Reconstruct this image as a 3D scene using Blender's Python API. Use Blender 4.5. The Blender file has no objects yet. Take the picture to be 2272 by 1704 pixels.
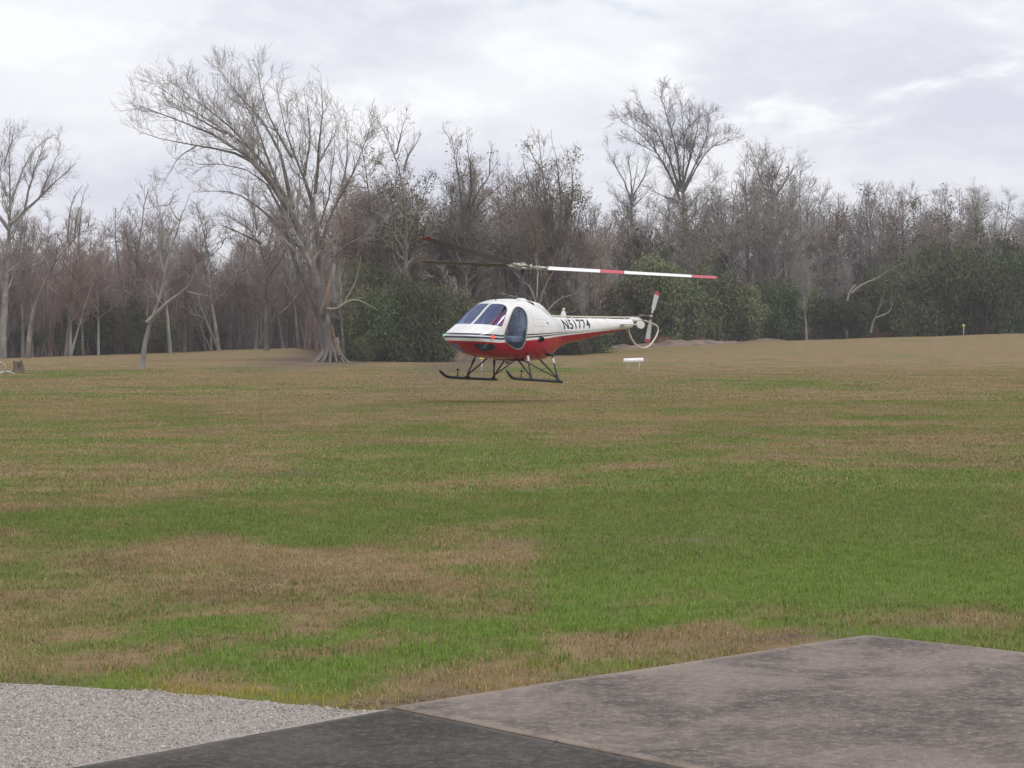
import bpy, bmesh, math, random
import numpy as np
from mathutils import Vector, Matrix

rad = math.radians
SC = bpy.context.scene
COL = SC.collection

# ------------------------------------------------------------------ camera
F, EYE, HOR, CX = 4900.0, 1.7, 745.0, 1136.0      # focal length in photo px, eye height, horizon row, centre column
cam = bpy.data.objects.new('camera', bpy.data.cameras.new('camera'))
COL.objects.link(cam)
cam.location = (0, 0, EYE)
cam.rotation_euler = (rad(90), 0, 0)
cam.data.sensor_width = 36
cam.data.lens = F / 2272 * 36
cam.data.shift_y = -(852 - HOR) / 2272
cam.data.clip_start = 0.1
cam.data.clip_end = 6000
SC.camera = cam

# ------------------------------------------------------------------ world, sun, exposure
SUN_EL, SUN_AZ = 64.0, 140.0                       # azimuth clockwise from +Y (the view direction)
SC.view_settings.view_transform = 'Standard'
SC.view_settings.look = 'None'
SC.view_settings.exposure = 0.14
SC.view_settings.gamma = 1.0
SC.view_settings.use_curve_mapping = False
W = bpy.data.worlds.new('World')
SC.world = W
W.use_nodes = True


class NT:
    """tiny node-tree writer"""
    def __init__(self, tree):
        self.t = tree
        self.n = tree.nodes
        self.l = tree.links

    def new(self, kind, **kw):
        nd = self.n.new(kind)
        for k, v in kw.items():
            setattr(nd, k, v)
        return nd

    def link(self, a, b):
        self.l.new(a, b)

    def put(self, sock, v):
        if isinstance(v, bpy.types.NodeSocket):
            self.l.new(v, sock)
        elif v is not None:
            sock.default_value = v

    def math(self, op, a, b=None, c=None, clamp=False):
        nd = self.new('ShaderNodeMath', operation=op, use_clamp=clamp)
        for i, v in enumerate((a, b, c)):
            self.put(nd.inputs[i], v)
        return nd.outputs[0]

    def vmath(self, op, a, b=None):
        nd = self.new('ShaderNodeVectorMath', operation=op)
        self.put(nd.inputs[0], a)
        self.put(nd.inputs[1], b)
        return nd.outputs[0]

    def noise(self, vec, scale, detail=4, rough=0.55, dist=0.0, col=False):
        nd = self.new('ShaderNodeTexNoise')
        self.put(nd.inputs['Vector'], vec)
        nd.inputs['Scale'].default_value = scale
        nd.inputs['Detail'].default_value = detail
        nd.inputs['Roughness'].default_value = rough
        nd.inputs['Distortion'].default_value = dist
        return nd.outputs['Color' if col else 'Fac']

    def ramp(self, v, lo, hi, a=0.0, b=1.0, smooth=True):
        nd = self.new('ShaderNodeMapRange')
        nd.interpolation_type = 'SMOOTHSTEP' if smooth else 'LINEAR'
        self.put(nd.inputs['Value'], v)
        for k, x in (('From Min', lo), ('From Max', hi), ('To Min', a), ('To Max', b)):
            nd.inputs[k].default_value = x
        return nd.outputs['Result']

    def mix(self, f, a, b, mode='MIX'):
        nd = self.new('ShaderNodeMix', data_type='RGBA', blend_type=mode)
        self.put(nd.inputs['Factor'], f)
        for k, v in ((6, a), (7, b)):
            if isinstance(v, (tuple, list)) and len(v) == 3:
                v = (*v, 1.0)
            self.put(nd.inputs[k], v)
        return nd.outputs[2]

    def attr(self, name, kind='GEOMETRY', out='Fac'):
        nd = self.new('ShaderNodeAttribute', attribute_name=name, attribute_type=kind)
        return nd.outputs[out]


def build_world():
    t = NT(W.node_tree)
    t.n.clear()
    out = t.new('ShaderNodeOutputWorld')
    sky = t.new('ShaderNodeTexSky', sky_type='NISHITA')
    sky.sun_disc = False
    sky.sun_elevation = rad(SUN_EL)
    sky.sun_rotation = rad(SUN_AZ)
    blue = t.new('ShaderNodeBackground')
    t.link(sky.outputs[0], blue.inputs['Color'])
    blue.inputs['Strength'].default_value = 0.12
    tc = t.new('ShaderNodeTexCoord').outputs['Generated']
    sep = t.new('ShaderNodeSeparateXYZ')
    t.link(tc, sep.inputs[0])
    # cloud deck: look the direction up on a flattened shell, so clouds get thinner towards the horizon
    zz = t.math('MULTIPLY', sep.outputs[2], 2.6)
    cmb = t.new('ShaderNodeCombineXYZ')
    t.link(sep.outputs[0], cmb.inputs[0])
    t.link(sep.outputs[1], cmb.inputs[1])
    t.link(zz, cmb.inputs[2])
    v = cmb.outputs[0]
    warp = t.noise(v, 3.0, 3, 0.5, col=True)
    v2 = t.vmath('ADD', v, t.vmath('MULTIPLY', warp, (0.10, 0.10, 0.16)))
    big = t.noise(v2, 5.5, 6, 0.58)
    fine = t.noise(v2, 15.0, 6, 0.6)
    shade = t.math('ADD', t.math('MULTIPLY', big, 0.68), t.math('MULTIPLY', fine, 0.32))
    s = t.ramp(shade, 0.37, 0.58)
    col = t.mix(s, (0.69, 0.70, 0.795), (0.89, 0.895, 0.93))
    hi = t.ramp(t.noise(v2, 7.5, 7, 0.6), 0.565, 0.66)
    col = t.mix(t.math('MULTIPLY', hi, 0.85), col, (0.965, 0.97, 0.99))
    cl = t.new('ShaderNodeBackground')
    t.link(col, cl.inputs['Color'])
    cl.inputs['Strength'].default_value = 1.0
    gap = t.ramp(t.noise(v2, 4.2, 5, 0.6), 0.66, 0.74, 0.96, 0.45)
    mx = t.new('ShaderNodeMixShader')
    t.link(gap, mx.inputs[0])
    t.link(blue.outputs[0], mx.inputs[1])
    t.link(cl.outputs[0], mx.inputs[2])
    t.link(mx.outputs[0], out.inputs['Surface'])


build_world()
sun = bpy.data.objects.new('sun', bpy.data.lights.new('sun', 'SUN'))
COL.objects.link(sun)
sun.data.energy = 1.4
sun.data.angle = rad(18)
sun.data.color = (1.0, 0.955, 0.89)
_d = Vector((math.sin(rad(SUN_AZ)) * math.cos(rad(SUN_EL)), math.cos(rad(SUN_AZ)) * math.cos(rad(SUN_EL)), math.sin(rad(SUN_EL))))
sun.rotation_euler = _d.to_track_quat('Z', 'Y').to_euler()
sun.location = (30, -40, 90)


# ------------------------------------------------------------------ helpers
def at(px, py, d):
    """the point that stands at distance d where the photo shows pixel (px, py)"""
    return np.array(((px - CX) / F * d, d, EYE - (py - HOR) / F * d))


def on_ground(px, py):
    d = F * EYE / (py - HOR)
    return np.array(((px - CX) / F * d, d))


def mesh_obj(name, verts, faces, mats=(), parent=None, fmat=None, smooth=True, loc=None):
    me = bpy.data.meshes.new(name)
    me.from_pydata([tuple(v) for v in verts], [], [tuple(f) for f in faces])
    for m in (mats if isinstance(mats, (list, tuple)) else [mats]):
        me.materials.append(m)
    if fmat is not None:
        me.polygons.foreach_set('material_index', np.asarray(fmat, dtype=np.int32))
    me.polygons.foreach_set('use_smooth', np.full(len(me.polygons), smooth))
    me.update()
    o = bpy.data.objects.new(name, me)
    COL.objects.link(o)
    if parent:
        o.parent = parent
    if loc is not None:
        o.location = loc
    return o


def mesh_np(name, V, Q, mat, parent=None, smooth=True, fmat=None):
    """fast mesh from numpy arrays; Q is (n,3) or (n,4)"""
    k = Q.shape[1]
    me = bpy.data.meshes.new(name)
    me.vertices.add(len(V))
    me.vertices.foreach_set('co', np.ascontiguousarray(V, dtype=np.float32).ravel())
    me.loops.add(Q.size)
    me.loops.foreach_set('vertex_index', np.ascontiguousarray(Q, dtype=np.int32).ravel())
    me.polygons.add(len(Q))
    me.polygons.foreach_set('loop_start', np.arange(0, Q.size, k, dtype=np.int32))
    me.polygons.foreach_set('use_smooth', np.full(len(Q), smooth))
    for m in (mat if isinstance(mat, (list, tuple)) else [mat]):
        me.materials.append(m)
    if fmat is not None:
        me.polygons.foreach_set('material_index', np.asarray(fmat, dtype=np.int32))
    me.update(calc_edges=True)
    o = bpy.data.objects.new(name, me)
    if parent is not False:
        COL.objects.link(o)
        if parent:
            o.parent = parent
    return o


def tag(o, label=None, cat=None, group=None, kind=None):
    if label:
        o['label'] = label
    if cat:
        o['category'] = cat
    if group:
        o['group'] = group
    if kind:
        o['kind'] = kind
    return o


def thing(name, label, cat, loc=(0, 0, 0), group=None):
    o = bpy.data.objects.new(name, None)
    o.empty_display_size = 0.3
    COL.objects.link(o)
    o.location = loc
    return tag(o, label, cat, group)


def tube(pts, r, sides=10, cap=True):
    """verts, faces of a tube along pts; r number or list"""
    P = np.asarray(pts, float)
    n = len(P)
    R = np.full(n, r) if np.isscalar(r) else np.asarray(r, float)
    T = np.gradient(P, axis=0)
    T /= np.linalg.norm(T, axis=1)[:, None] + 1e-12
    ref = np.array((0.31, 0.17, 0.93))
    if abs(T[0] @ ref) > 0.93:
        ref = np.array((0.9, -0.3, 0.1))
    V = []
    u = None
    for i in range(n):
        u = np.cross(T[i], ref) if u is None else u - T[i] * (u @ T[i])
        u /= np.linalg.norm(u)
        w = np.cross(T[i], u)
        for k in range(sides):
            a = 2 * math.pi * k / sides
            V.append(P[i] + R[i] * (math.cos(a) * u + math.sin(a) * w))
    Fc = []
    for i in range(n - 1):
        for k in range(sides):
            a, b = i * sides + k, i * sides + (k + 1) % sides
            Fc.append((a, b, b + sides, a + sides))
    if cap:
        Fc.append(tuple(range(sides - 1, -1, -1)))
        Fc.append(tuple(range((n - 1) * sides, n * sides)))
    return V, Fc


def join(*vf):
    V, Fc = [], []
    for v, f in vf:
        o = len(V)
        V += list(v)
        Fc += [tuple(i + o for i in q) for q in f]
    return V, Fc


def tube_obj(name, pts, r, mat, parent=None, sides=10):
    v, f = tube(pts, r, sides)
    return mesh_obj(name, v, f, mat, parent)


def box_vf(c, s, rot=None):
    V = [np.array((x * s[0] / 2, y * s[1] / 2, z * s[2] / 2)) for x in (-1, 1) for y in (-1, 1) for z in (-1, 1)]
    if rot is not None:
        V = [rot @ v for v in V]
    V = [v + np.asarray(c, float) for v in V]
    return V, [(0, 1, 3, 2), (4, 6, 7, 5), (0, 4, 5, 1), (2, 3, 7, 6), (0, 2, 6, 4), (1, 5, 7, 3)]


def lathe(profile, sides=16, axis='z', c=(0, 0, 0)):
    V, Fc = [], []
    for r, h in profile:
        for k in range(sides):
            a = 2 * math.pi * k / sides
            p = (r * math.cos(a), r * math.sin(a), h)
            if axis == 'x':
                p = (p[2], p[0], p[1])
            elif axis == 'y':
                p = (p[0], p[2], p[1])
            V.append(np.array(p) + np.asarray(c, float))
    for i in range(len(profile) - 1):
        for k in range(sides):
            a, b = i * sides + k, i * sides + (k + 1) % sides
            Fc.append((a, b, b + sides, a + sides))
    Fc.append(tuple(range(sides - 1, -1, -1)))
    Fc.append(tuple(range((len(profile) - 1) * sides, len(profile) * sides)))
    return V, Fc


def bevel(o, w, seg=2):
    m = o.modifiers.new('bevel', 'BEVEL')
    m.width = w
    m.segments = seg
    m.limit_method = 'ANGLE'
    m.angle_limit = rad(35)
    return o


# value noise in numpy, for relief and for the lie of the grass
def _h(ix, iy, seed):
    h = (ix.astype(np.int64) * 374761393 + iy.astype(np.int64) * 668265263 + seed * 1442695041) & 0x7fffffff
    h = ((h ^ (h >> 13)) * 1274126177) & 0x7fffffff
    return ((h ^ (h >> 16)) & 0xffff) / 65535.0


def vnoise(x, y, seed=0):
    x0, y0 = np.floor(x), np.floor(y)
    fx, fy = x - x0, y - y0
    fx, fy = fx * fx * (3 - 2 * fx), fy * fy * (3 - 2 * fy)
    a, b = _h(x0, y0, seed), _h(x0 + 1, y0, seed)
    c, d = _h(x0, y0 + 1, seed), _h(x0 + 1, y0 + 1, seed)
    return (a * (1 - fx) + b * fx) * (1 - fy) + (c * (1 - fx) + d * fx) * fy


def fbm(x, y, seed=0, oct=4):
    s, a, n = 0, 0.5, 0
    for i in range(oct):
        s = s + a * vnoise(x * 2 ** i + 17.3 * i, y * 2 ** i - 9.1 * i, seed + i)
        n += a
        a *= 0.5
    return s / n


def sstep(a, b, x):
    t = np.clip((x - a) / (b - a), 0, 1)
    return t * t * (3 - 2 * t)


# ------------------------------------------------------------------ materials
def mat(name, color=(0.5, 0.5, 0.5), rough=0.6, metal=0.0, spec=0.5, bump=None, vary=0.0, vscale=4.0, coat=0.0):
    m = bpy.data.materials.new(name)
    m.use_nodes = True
    t = NT(m.node_tree)
    b = t.n['Principled BSDF']
    b.inputs['Roughness'].default_value = rough
    b.inputs['Metallic'].default_value = metal
    b.inputs['Specular IOR Level'].default_value = spec
    b.inputs['Coat Weight'].default_value = coat
    co = t.new('ShaderNodeTexCoord').outputs['Object']
    if vary:
        n = t.noise(co, vscale, 5, 0.6)
        c = t.mix(t.ramp(n, 0.3, 0.7), tuple(x * (1 - vary) for x in color), tuple(min(1, x * (1 + vary)) for x in color))
        t.link(c, b.inputs['Base Color'])
    else:
        b.inputs['Base Color'].default_value = (*color, 1)
    if bump:
        bp = t.new('ShaderNodeBump')
        bp.inputs['Strength'].default_value = bump[1]
        bp.inputs['Distance'].default_value = bump[2] if len(bump) > 2 else 0.01
        t.link(t.noise(co, bump[0], 5, 0.6), bp.inputs['Height'])
        t.link(bp.outputs[0], b.inputs['Normal'])
    return m


def bark_mat(name, a, b, lichen=None, rough=0.9):
    """grey bark with pale lichen patches; varies from tree to tree"""
    m = bpy.data.materials.new(name)
    m.use_nodes = True
    t = NT(m.node_tree)
    p = t.n['Principled BSDF']
    p.inputs['Roughness'].default_value = rough
    p.inputs['Specular IOR Level'].default_value = 0.2
    pos = t.new('ShaderNodeNewGeometry').outputs['Position']
    st = t.vmath('MULTIPLY', pos, (1.0, 1.0, 0.35))
    c = t.mix(t.ramp(t.noise(st, 1.7, 5, 0.65), 0.32, 0.68), a, b)
    if lichen:
        c = t.mix(t.ramp(t.noise(pos, 1.1, 4, 0.6), 0.52, 0.68, 0, 0.8), c, lichen)
    oi = t.new('ShaderNodeObjectInfo').outputs['Random']
    hs = t.new('ShaderNodeHueSaturation')
    t.link(c, hs.inputs['Color'])
    t.link(t.ramp(oi, 0, 1, 0.75, 1.3, False), hs.inputs['Value'])
    t.link(hs.outputs[0], p.inputs['Base Color'])
    bp = t.new('ShaderNodeBump')
    bp.inputs['Strength'].default_value = 0.7
    bp.inputs['Distance'].default_value = 0.04
    t.link(t.noise(st, 9.0, 4, 0.7), bp.inputs['Height'])
    t.link(bp.outputs[0], p.inputs['Normal'])
    return m


def leaf_mat(name, cols):
    m = bpy.data.materials.new(name)
    m.use_nodes = True
    t = NT(m.node_tree)
    p = t.n['Principled BSDF']
    p.inputs['Roughness'].default_value = 0.65
    p.inputs['Specular IOR Level'].default_value = 0.25
    r = t.attr('rnd')
    g = t.new('ShaderNodeNewGeometry')
    k = t.ramp(t.noise(g.outputs['Position'], 0.45, 3, 0.6), 0.35, 0.65)
    c = t.mix(r, cols[0], cols[1])
    c = t.mix(t.math('MULTIPLY', k, 0.7), c, t.mix(r, cols[1], cols[2]))
    oi = t.new('ShaderNodeObjectInfo').outputs['Random']
    hs = t.new('ShaderNodeHueSaturation')
    t.link(c, hs.inputs['Color'])
    t.link(t.ramp(oi, 0, 1, .465, .515, False), hs.inputs['Hue'])
    t.link(t.ramp(t.math('FRACT', t.math('MULTIPLY', oi, 7.3)), 0, 1, .7, 1.5, False), hs.inputs['Value'])
    c = hs.outputs[0]
    t.link(c, p.inputs['Base Color'])
    return m


M_WHITE = mat('white_paint', (0.80, 0.80, 0.79), 0.28, vary=0.03, vscale=2.5, coat=0.4)
M_WHITE2 = mat('weathered_white_paint', (0.70, 0.70, 0.66), 0.45, vary=0.08, vscale=9)
M_BLACKMETAL = mat('black_painted_steel', (0.018, 0.018, 0.02), 0.45)
M_DARK = mat('dark_rubber_and_shade', (0.02, 0.02, 0.022), 0.7)
M_STEEL = mat('worn_steel', (0.42, 0.40, 0.37), 0.42, metal=0.75, vary=0.25, vscale=30)
M_GREY = mat('grey_blade_underside', (0.055, 0.055, 0.052), 0.5, vary=0.15, vscale=3)
M_RED = mat('red_paint', (0.50, 0.012, 0.022), 0.3, coat=0.4)
M_PINKRED = mat('faded_red_blade_paint', (0.52, 0.07, 0.10), 0.45)
M_NAVY = mat('navy_paint', (0.025, 0.035, 0.085), 0.35)
M_BLUESEAT = mat('blue_grey_upholstery', (0.27, 0.33, 0.45), 0.8, vary=0.15, vscale=12)
M_PANEL = mat('black_instrument_panel', (0.02, 0.02, 0.024), 0.6)
M_CREAM = mat('cream_paint', (0.66, 0.63, 0.52), 0.45, vary=0.06, vscale=12)
M_YELLOW = mat('yellow_paint', (0.78, 0.60, 0.10), 0.5, vary=0.1, vscale=10)
M_TAILGREY = mat('bare_aluminium_blade', (0.50, 0.50, 0.49), 0.4, metal=0.3)
M_TAILRED = mat('red_blade_tip', (0.40, 0.05, 0.045), 0.5)
M_DULLRED = mat('dull_red_blade_tip', (0.20, 0.03, 0.03), 0.6)


def glass_mat(name, tint, gloss=(0.6, 0.68, 0.85), base=0.06, k=0.55):
    m = bpy.data.materials.new(name)
    m.use_nodes = True
    t = NT(m.node_tree)
    t.n.clear()
    o = t.new('ShaderNodeOutputMaterial')
    tr = t.new('ShaderNodeBsdfTransparent')
    tr.inputs[0].default_value = (*tint, 1)
    gl = t.new('ShaderNodeBsdfGlossy')
    gl.inputs[0].default_value = (*gloss, 1)
    gl.inputs['Roughness'].default_value = 0.03
    lw = t.new('ShaderNodeLayerWeight')
    lw.inputs[0].default_value = 0.5
    f = t.math('ADD', t.math('MULTIPLY', t.math('POWER', lw.outputs['Facing'], 3.0), k), base, clamp=True)
    mx = t.new('ShaderNodeMixShader')
    t.link(f, mx.inputs[0])
    t.link(tr.outputs[0], mx.inputs[1])
    t.link(gl.outputs[0], mx.inputs[2])
    t.link(mx.outputs[0], o.inputs['Surface'])
    return m


M_GLASS = glass_mat('tinted_windshield', (0.90, 0.93, 0.98), gloss=(.46, .56, .90), base=0.085, k=.35)
M_DOORGLASS = glass_mat('clear_door_bubble', (0.93, 0.95, 0.97), base=0.045, k=.4)
M_CHIN = glass_mat('dark_chin_glass', (0.50, 0.56, 0.64), base=0.10)


def lamp_mat(name, col, e):
    m = mat(name, col, 0.15)
    b = m.node_tree.nodes['Principled BSDF']
    b.inputs['Emission Color'].default_value = (*col, 1)
    b.inputs['Emission Strength'].default_value = e
    return m


M_NAVRED = lamp_mat('red_lamp', (1.0, 0.09, 0.07), 0.5)
M_NAVGREEN = lamp_mat('green_lamp', (0.03, 0.55, 0.28), 0.6)

# ------------------------------------------------------------------ lie of the land
TREELINE_PX = [-800, 0, 300, 650, 735, 1000, 1100, 1300, 1700, 2272, 3100]
PLATEAU_Z = [-.1, 0.0, .23, .68, .30, .12, .62, .70, 1.23, 1.85, 2.2]


def gz(x, y):
    x = np.asarray(x, float)
    y = np.asarray(y, float)
    px = CX + F * x / np.maximum(y, 30)
    Fz = np.interp(px, TREELINE_PX, PLATEAU_Z)
    t = sstep(122, 186, y)
    z = Fz * t
    z = z + (fbm(x / 9, y / 9, 5, 3) - .5) * .10 * sstep(14, 40, y) * (1 - t)
    z = z + (fbm(x / 5, y / 5, 8, 3) - .5) * .25 * t
    return z


def patch(cx, cy, rx, ry, amp):
    c = on_ground(cx, cy)
    wx = rx * c[1] / F
    wy = (on_ground(cx, max(cy - ry, HOR + 14))[1] - on_ground(cx, cy + ry)[1]) / 2
    return c[0], c[1], wx, wy, amp


GREEN = [patch(*p) for p in (
    (1880, 1190, 520, 135, .85), (1500, 1290, 330, 55, .6), (1450, 1110, 300, 45, .45), (1180, 990, 330, 28, .42), (1950, 1070, 400, 40, .5),
    (300, 1175, 300, 26, .5), (480, 1190, 130, 16, .35), (80, 1150, 120, 25, .4), (560, 1205, 170, 16, .4),
    (700, 1130, 160, 10, .3), (120, 830, 120, 9, .6), (250, 826, 70, 5, .5), (500, 818, 90, 4, .4),
    (1070, 822, 130, 7, .6), (1330, 823, 130, 4, .4), (1780, 855, 160, 5, .4), (1650, 845, 100, 5, .4), (2000, 752, 170, 5, .4),
    (560, 1420, 420, 20, .6), (600, 1490, 460, 40, .75), (350, 1510, 260, 22, .6), (900, 1450, 260, 30, .5),
    (1150, 1440, 240, 28, .45), (1500, 1372, 320, 16, .6), (1900, 1375, 250, 14, .55), (1250, 1355, 200, 14, .4), (300, 1425, 300, 14, .4),
    (1250, 1480, 150, 14, .6), (1420, 1450, 120, 10, .5), (2120, 1425, 160, 10, .7), (2240, 1438, 60, 10, .6), (60, 1000, 160, 30, .25), (850, 1005, 400, 30, .2),
    (700, 960, 300, 18, .15), (900, 890, 120, 4, .3), (1150, 870, 120, 5, .4),
    # dormant, tan and brown
    (330, 1330, 380, 60, -.42), (800, 1320, 300, 36, -.32), (350, 1240, 260, 30, -.4), (950, 1250, 260, 24, -.4), (700, 1200, 180, 14, -.25),
    (900, 1180, 200, 10, -.3), (650, 1390, 500, 16, -.35), (200, 1400, 200, 16, -.3), (1100, 1050, 160, 10, -.35), (600, 1065, 150, 8, -.25),
    (1480, 1328, 130, 8, -.7), (1450, 1405, 330, 16, -.5), (2150, 1330, 170, 28, -.7), (1750, 1395, 150, 9, -.5), (650, 1455, 80, 14, -.6), (950, 1510, 140, 16, -.45),
    (1120, 1445, 70, 8, -.35), (1190, 1160, 40, 6, -.3), (1700, 1050, 200, 6, -.3), (2050, 1145, 140, 7, -.3), (1650, 1140, 140, 9, -.25), (60, 1470, 100, 14, -.4))]
BARE = [patch(*p) for p in (
    (810, 1560, 70, 14, .8), (1000, 1552, 170, 9, .75), (1300, 1500, 260, 7, .7), (1640, 1440, 260, 7, .7), (1840, 1415, 120, 9, .8), (180, 1533, 170, 7, .7),
    (700, 1560, 120, 8, .4), (750, 800, 120, 14, .9), (1060, 795, 90, 22, .9), (20, 1525, 60, 7, .6), (960, 1520, 100, 12, .35))]
DARKISH = [patch(*p) for p in ((500, 1310, 420, 36, -.6), (850, 1330, 300, 26, -.5), (300, 1400, 300, 16, -.5), (700, 1425, 260, 10, -.5), (1250, 1350, 200, 14, -.5), (120, 1320, 160, 30, -.3), (1900, 1400, 160, 8, -.4), (350, 1230, 260, 16, .3), (900, 1185, 240, 12, .3), (1060, 1050, 200, 10, .3), (1450, 1325, 130, 7, .4))]
YELLOWISH = [patch(*p) for p in ((560, 1542, 260, 16, 1.3), (300, 1512, 140, 8, .5), (420, 1530, 120, 10, .4), (1330, 1490, 220, 8, .4), (740, 1562, 110, 12, 1.0), (1150, 1520, 160, 8, .5))]


def field(x, y, patches, seed, warp=1.0):
    """patch mask with ragged edges"""
    w = np.clip(y * .05, .25, 3.0) * warp
    s = np.clip(y * .045, .35, 4.0)
    dx = (fbm(x / s, y / s, seed, 4) - .5) * w * 2
    dy = (fbm(x / s + 31, y / s - 7, seed + 3, 4) - .5) * w * 4
    v = np.zeros_like(x)
    for cx, cy, wx, wy, a in patches:
        q = ((x + dx - cx) / wx) ** 2 + ((y + dy - cy) / wy) ** 2
        v = v + a * np.exp(-q ** 1.4)
    return v


def green_of(x, y):
    base = .40 + .04 * sstep(70, 25, y)
    base = base - .16 * sstep(45, 100, y)
    n = (fbm(x / 1.9, y / 2.4, 11, 5) - .5) * 1.05 + (fbm(x / 8, y / 9.0, 23, 4) - .5) * .55 + (fbm(x / .5, y / .65, 61, 4) - .5) * 1.15 * sstep(75, 20, y)
    f = field(x, y, GREEN, 41, 1.6)
    f = np.where(f < 0, f * .75, f)
    far = sstep(11.5, 20.0, y + (fbm(x / 1.5, y / 1.5, 19, 3) - .5) * 6)
    g = base + n * .95 + f
    return np.clip(np.minimum(g, 1 - .24 * far), 0.10, 1)


def tone_of(x, y):
    v = .68 + .30 * sstep(35, 85, y) + (fbm(x / .8, y / 1.0, 131, 4) - .5) * 1.6 + (fbm(x / 3.5, y / 4.0, 137, 3) - .5) * .9 + field(x, y, DARKISH, 49, 1.2)
    return np.clip(v, 0, 1)


def bare_of(x, y):
    n = fbm(x / .5, y / .5, 77, 4)
    return np.clip(field(x, y, BARE, 45, .4) * 1.5 * sstep(.25, .6, n + .15) + .5 * sstep(.70, .82, fbm(x / 1.3, y / 1.3, 91, 4)) * sstep(60, 20, y), 0, 1)


def yellow_of(x, y):
    return np.clip(field(x, y, YELLOWISH, 47, .5), 0, 1)


A = on_ground(870, 1575)
B = on_ground(1920, 1415)
Cc = B + 4.2 * np.array((.722, -.692))
J = A + 3.2 * np.array((.655, -.756))           # along the joint
Dk = A + 3.2 * np.array((-.647, -.762))         # along the dark slab's outer edge
SLAB_LIGHT = [A, B, Cc, Cc + (J - A) * 1.1]
SLAB_LIGHT = [A, B, B + 4.4 * np.array((.722, -.692)), A + 4.4 * np.array((.655, -.756))]
SLAB_DARK = [Dk, A, A + 4.4 * np.array((.655, -.756)), Dk + 4.4 * np.array((.66, -.75))]
GRAVEL = [on_ground(*p) for p in ((-500, 1500), (-150, 1512), (0, 1521), (130, 1527), (250, 1535), (380, 1543), (500, 1553), (620, 1566), (720, 1576), (790, 1583), (866, 1580))] + [Dk, Dk + np.array((-4.5, -.5))]


def inside(P, x, y):
    c = np.zeros(np.shape(x), bool)
    n = len(P)
    for i in range(n):
        x1, y1 = P[i][:2]
        x2, y2 = P[(i + 1) % n][:2]
        k = ((y1 > y) != (y2 > y)) & (x < (x2 - x1) * (y - y1) / (y2 - y1 + 1e-12) + x1)
        c ^= k
    return c


def ground_mat():
    m = bpy.data.materials.new('winter_grass_ground')
    m.use_nodes = True
    t = NT(m.node_tree)
    b = t.n['Principled BSDF']
    b.inputs['Roughness'].default_value = 0.95
    b.inputs['Specular IOR Level'].default_value = 0.1
    pos = t.new('ShaderNodeNewGeometry').outputs['Position']
    g = t.attr('green')
    fine = t.noise(pos, 9.0, 6, 0.7)
    mid = t.noise(pos, 1.3, 6, 0.65)
    k = t.math('ADD', g, t.math('MULTIPLY', t.math('SUBTRACT', fine, 0.5), 0.55))
    k = t.math('ADD', k, t.math('MULTIPLY', t.math('SUBTRACT', mid, 0.5), 0.35), clamp=True)
    tan = t.mix(t.ramp(mid, .35, .65), (0.210, 0.148, 0.075), (0.285, 0.208, 0.114))
    tan = t.mix(t.ramp(fine, .40, .75, 0, .6), tan, (0.17, 0.115, 0.060))
    grn = t.mix(t.ramp(fine, .35, .65), (0.105, 0.145, 0.028), (0.155, 0.190, 0.048))
    c = t.mix(t.ramp(k, 0.22, 0.78), tan, grn)
    soil = t.mix(t.ramp(t.noise(pos, 22.0, 6, .8), .38, .62), (0.075, 0.055, 0.040), (0.215, 0.160, 0.120))
    c = t.mix(t.attr('bare'), c, soil)
    wood = t.mix(t.ramp(mid, .35, .65), (0.10, 0.065, 0.04), (0.19, 0.13, 0.09))
    c = t.mix(t.attr('litter'), c, wood)
    t.link(c, b.inputs['Base Color'])
    bp = t.new('ShaderNodeBump')
    bp.inputs['Strength'].default_value = 0.6
    bp.inputs['Distance'].default_value = 0.06
    t.link(t.math('ADD', fine, t.noise(pos, 38.0, 3, 0.6)), bp.inputs['Height'])
    t.link(bp.outputs[0], b.inputs['Normal'])
    return m


def build_ground():
    xs = np.concatenate((-np.geomspace(1500, 42, 32), np.arange(-40, 40.1, .4), np.geomspace(42, 1500, 32)))
    ys = np.concatenate((-np.geomspace(400, 8, 14), np.arange(-4, 8, 2.0), np.arange(8, 60, .3), np.arange(60, 130, .8), np.arange(130, 215, 1.2), np.geomspace(216, 2400, 28)))
    X, Y = np.meshgrid(xs, ys)
    x, y = X.ravel(), Y.ravel()
    z = gz(x, y)
    near = inside(SLAB_LIGHT, x, y) | inside(SLAB_DARK, x, y)
    z = np.where(near, z - .05, z)
    nx, ny = len(xs), len(ys)
    i = np.arange(nx * ny).reshape(ny, nx)
    Q = np.stack((i[:-1, :-1], i[:-1, 1:], i[1:, 1:], i[1:, :-1]), -1).reshape(-1, 4)
    o = mesh_np('ground', np.stack((x, y, z), 1), Q, ground_mat())
    me = o.data
    px = CX + F * x / np.maximum(y, 30)
    lit_d = np.interp(px, [-800, 0, 300, 650, 700, 735, 1000, 1100, 1300, 1700, 2272, 3100], [160, 164, 171, 184, 160, 143, 141, 165, 178, 186, 196, 200])
    yy = np.maximum(y, 9)
    for nm, v in (('green', green_of(x, yy)), ('bare', bare_of(x, yy)), ('litter', sstep(-2, 6, y - lit_d + (fbm(x / 4, y / 4, 3) - .5) * 6))):
        a = me.attributes.new(nm, 'FLOAT', 'POINT')
        a.data.foreach_set('value', v.astype(np.float32))
    tag(o, kind='structure')
    return o


build_ground()


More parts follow.
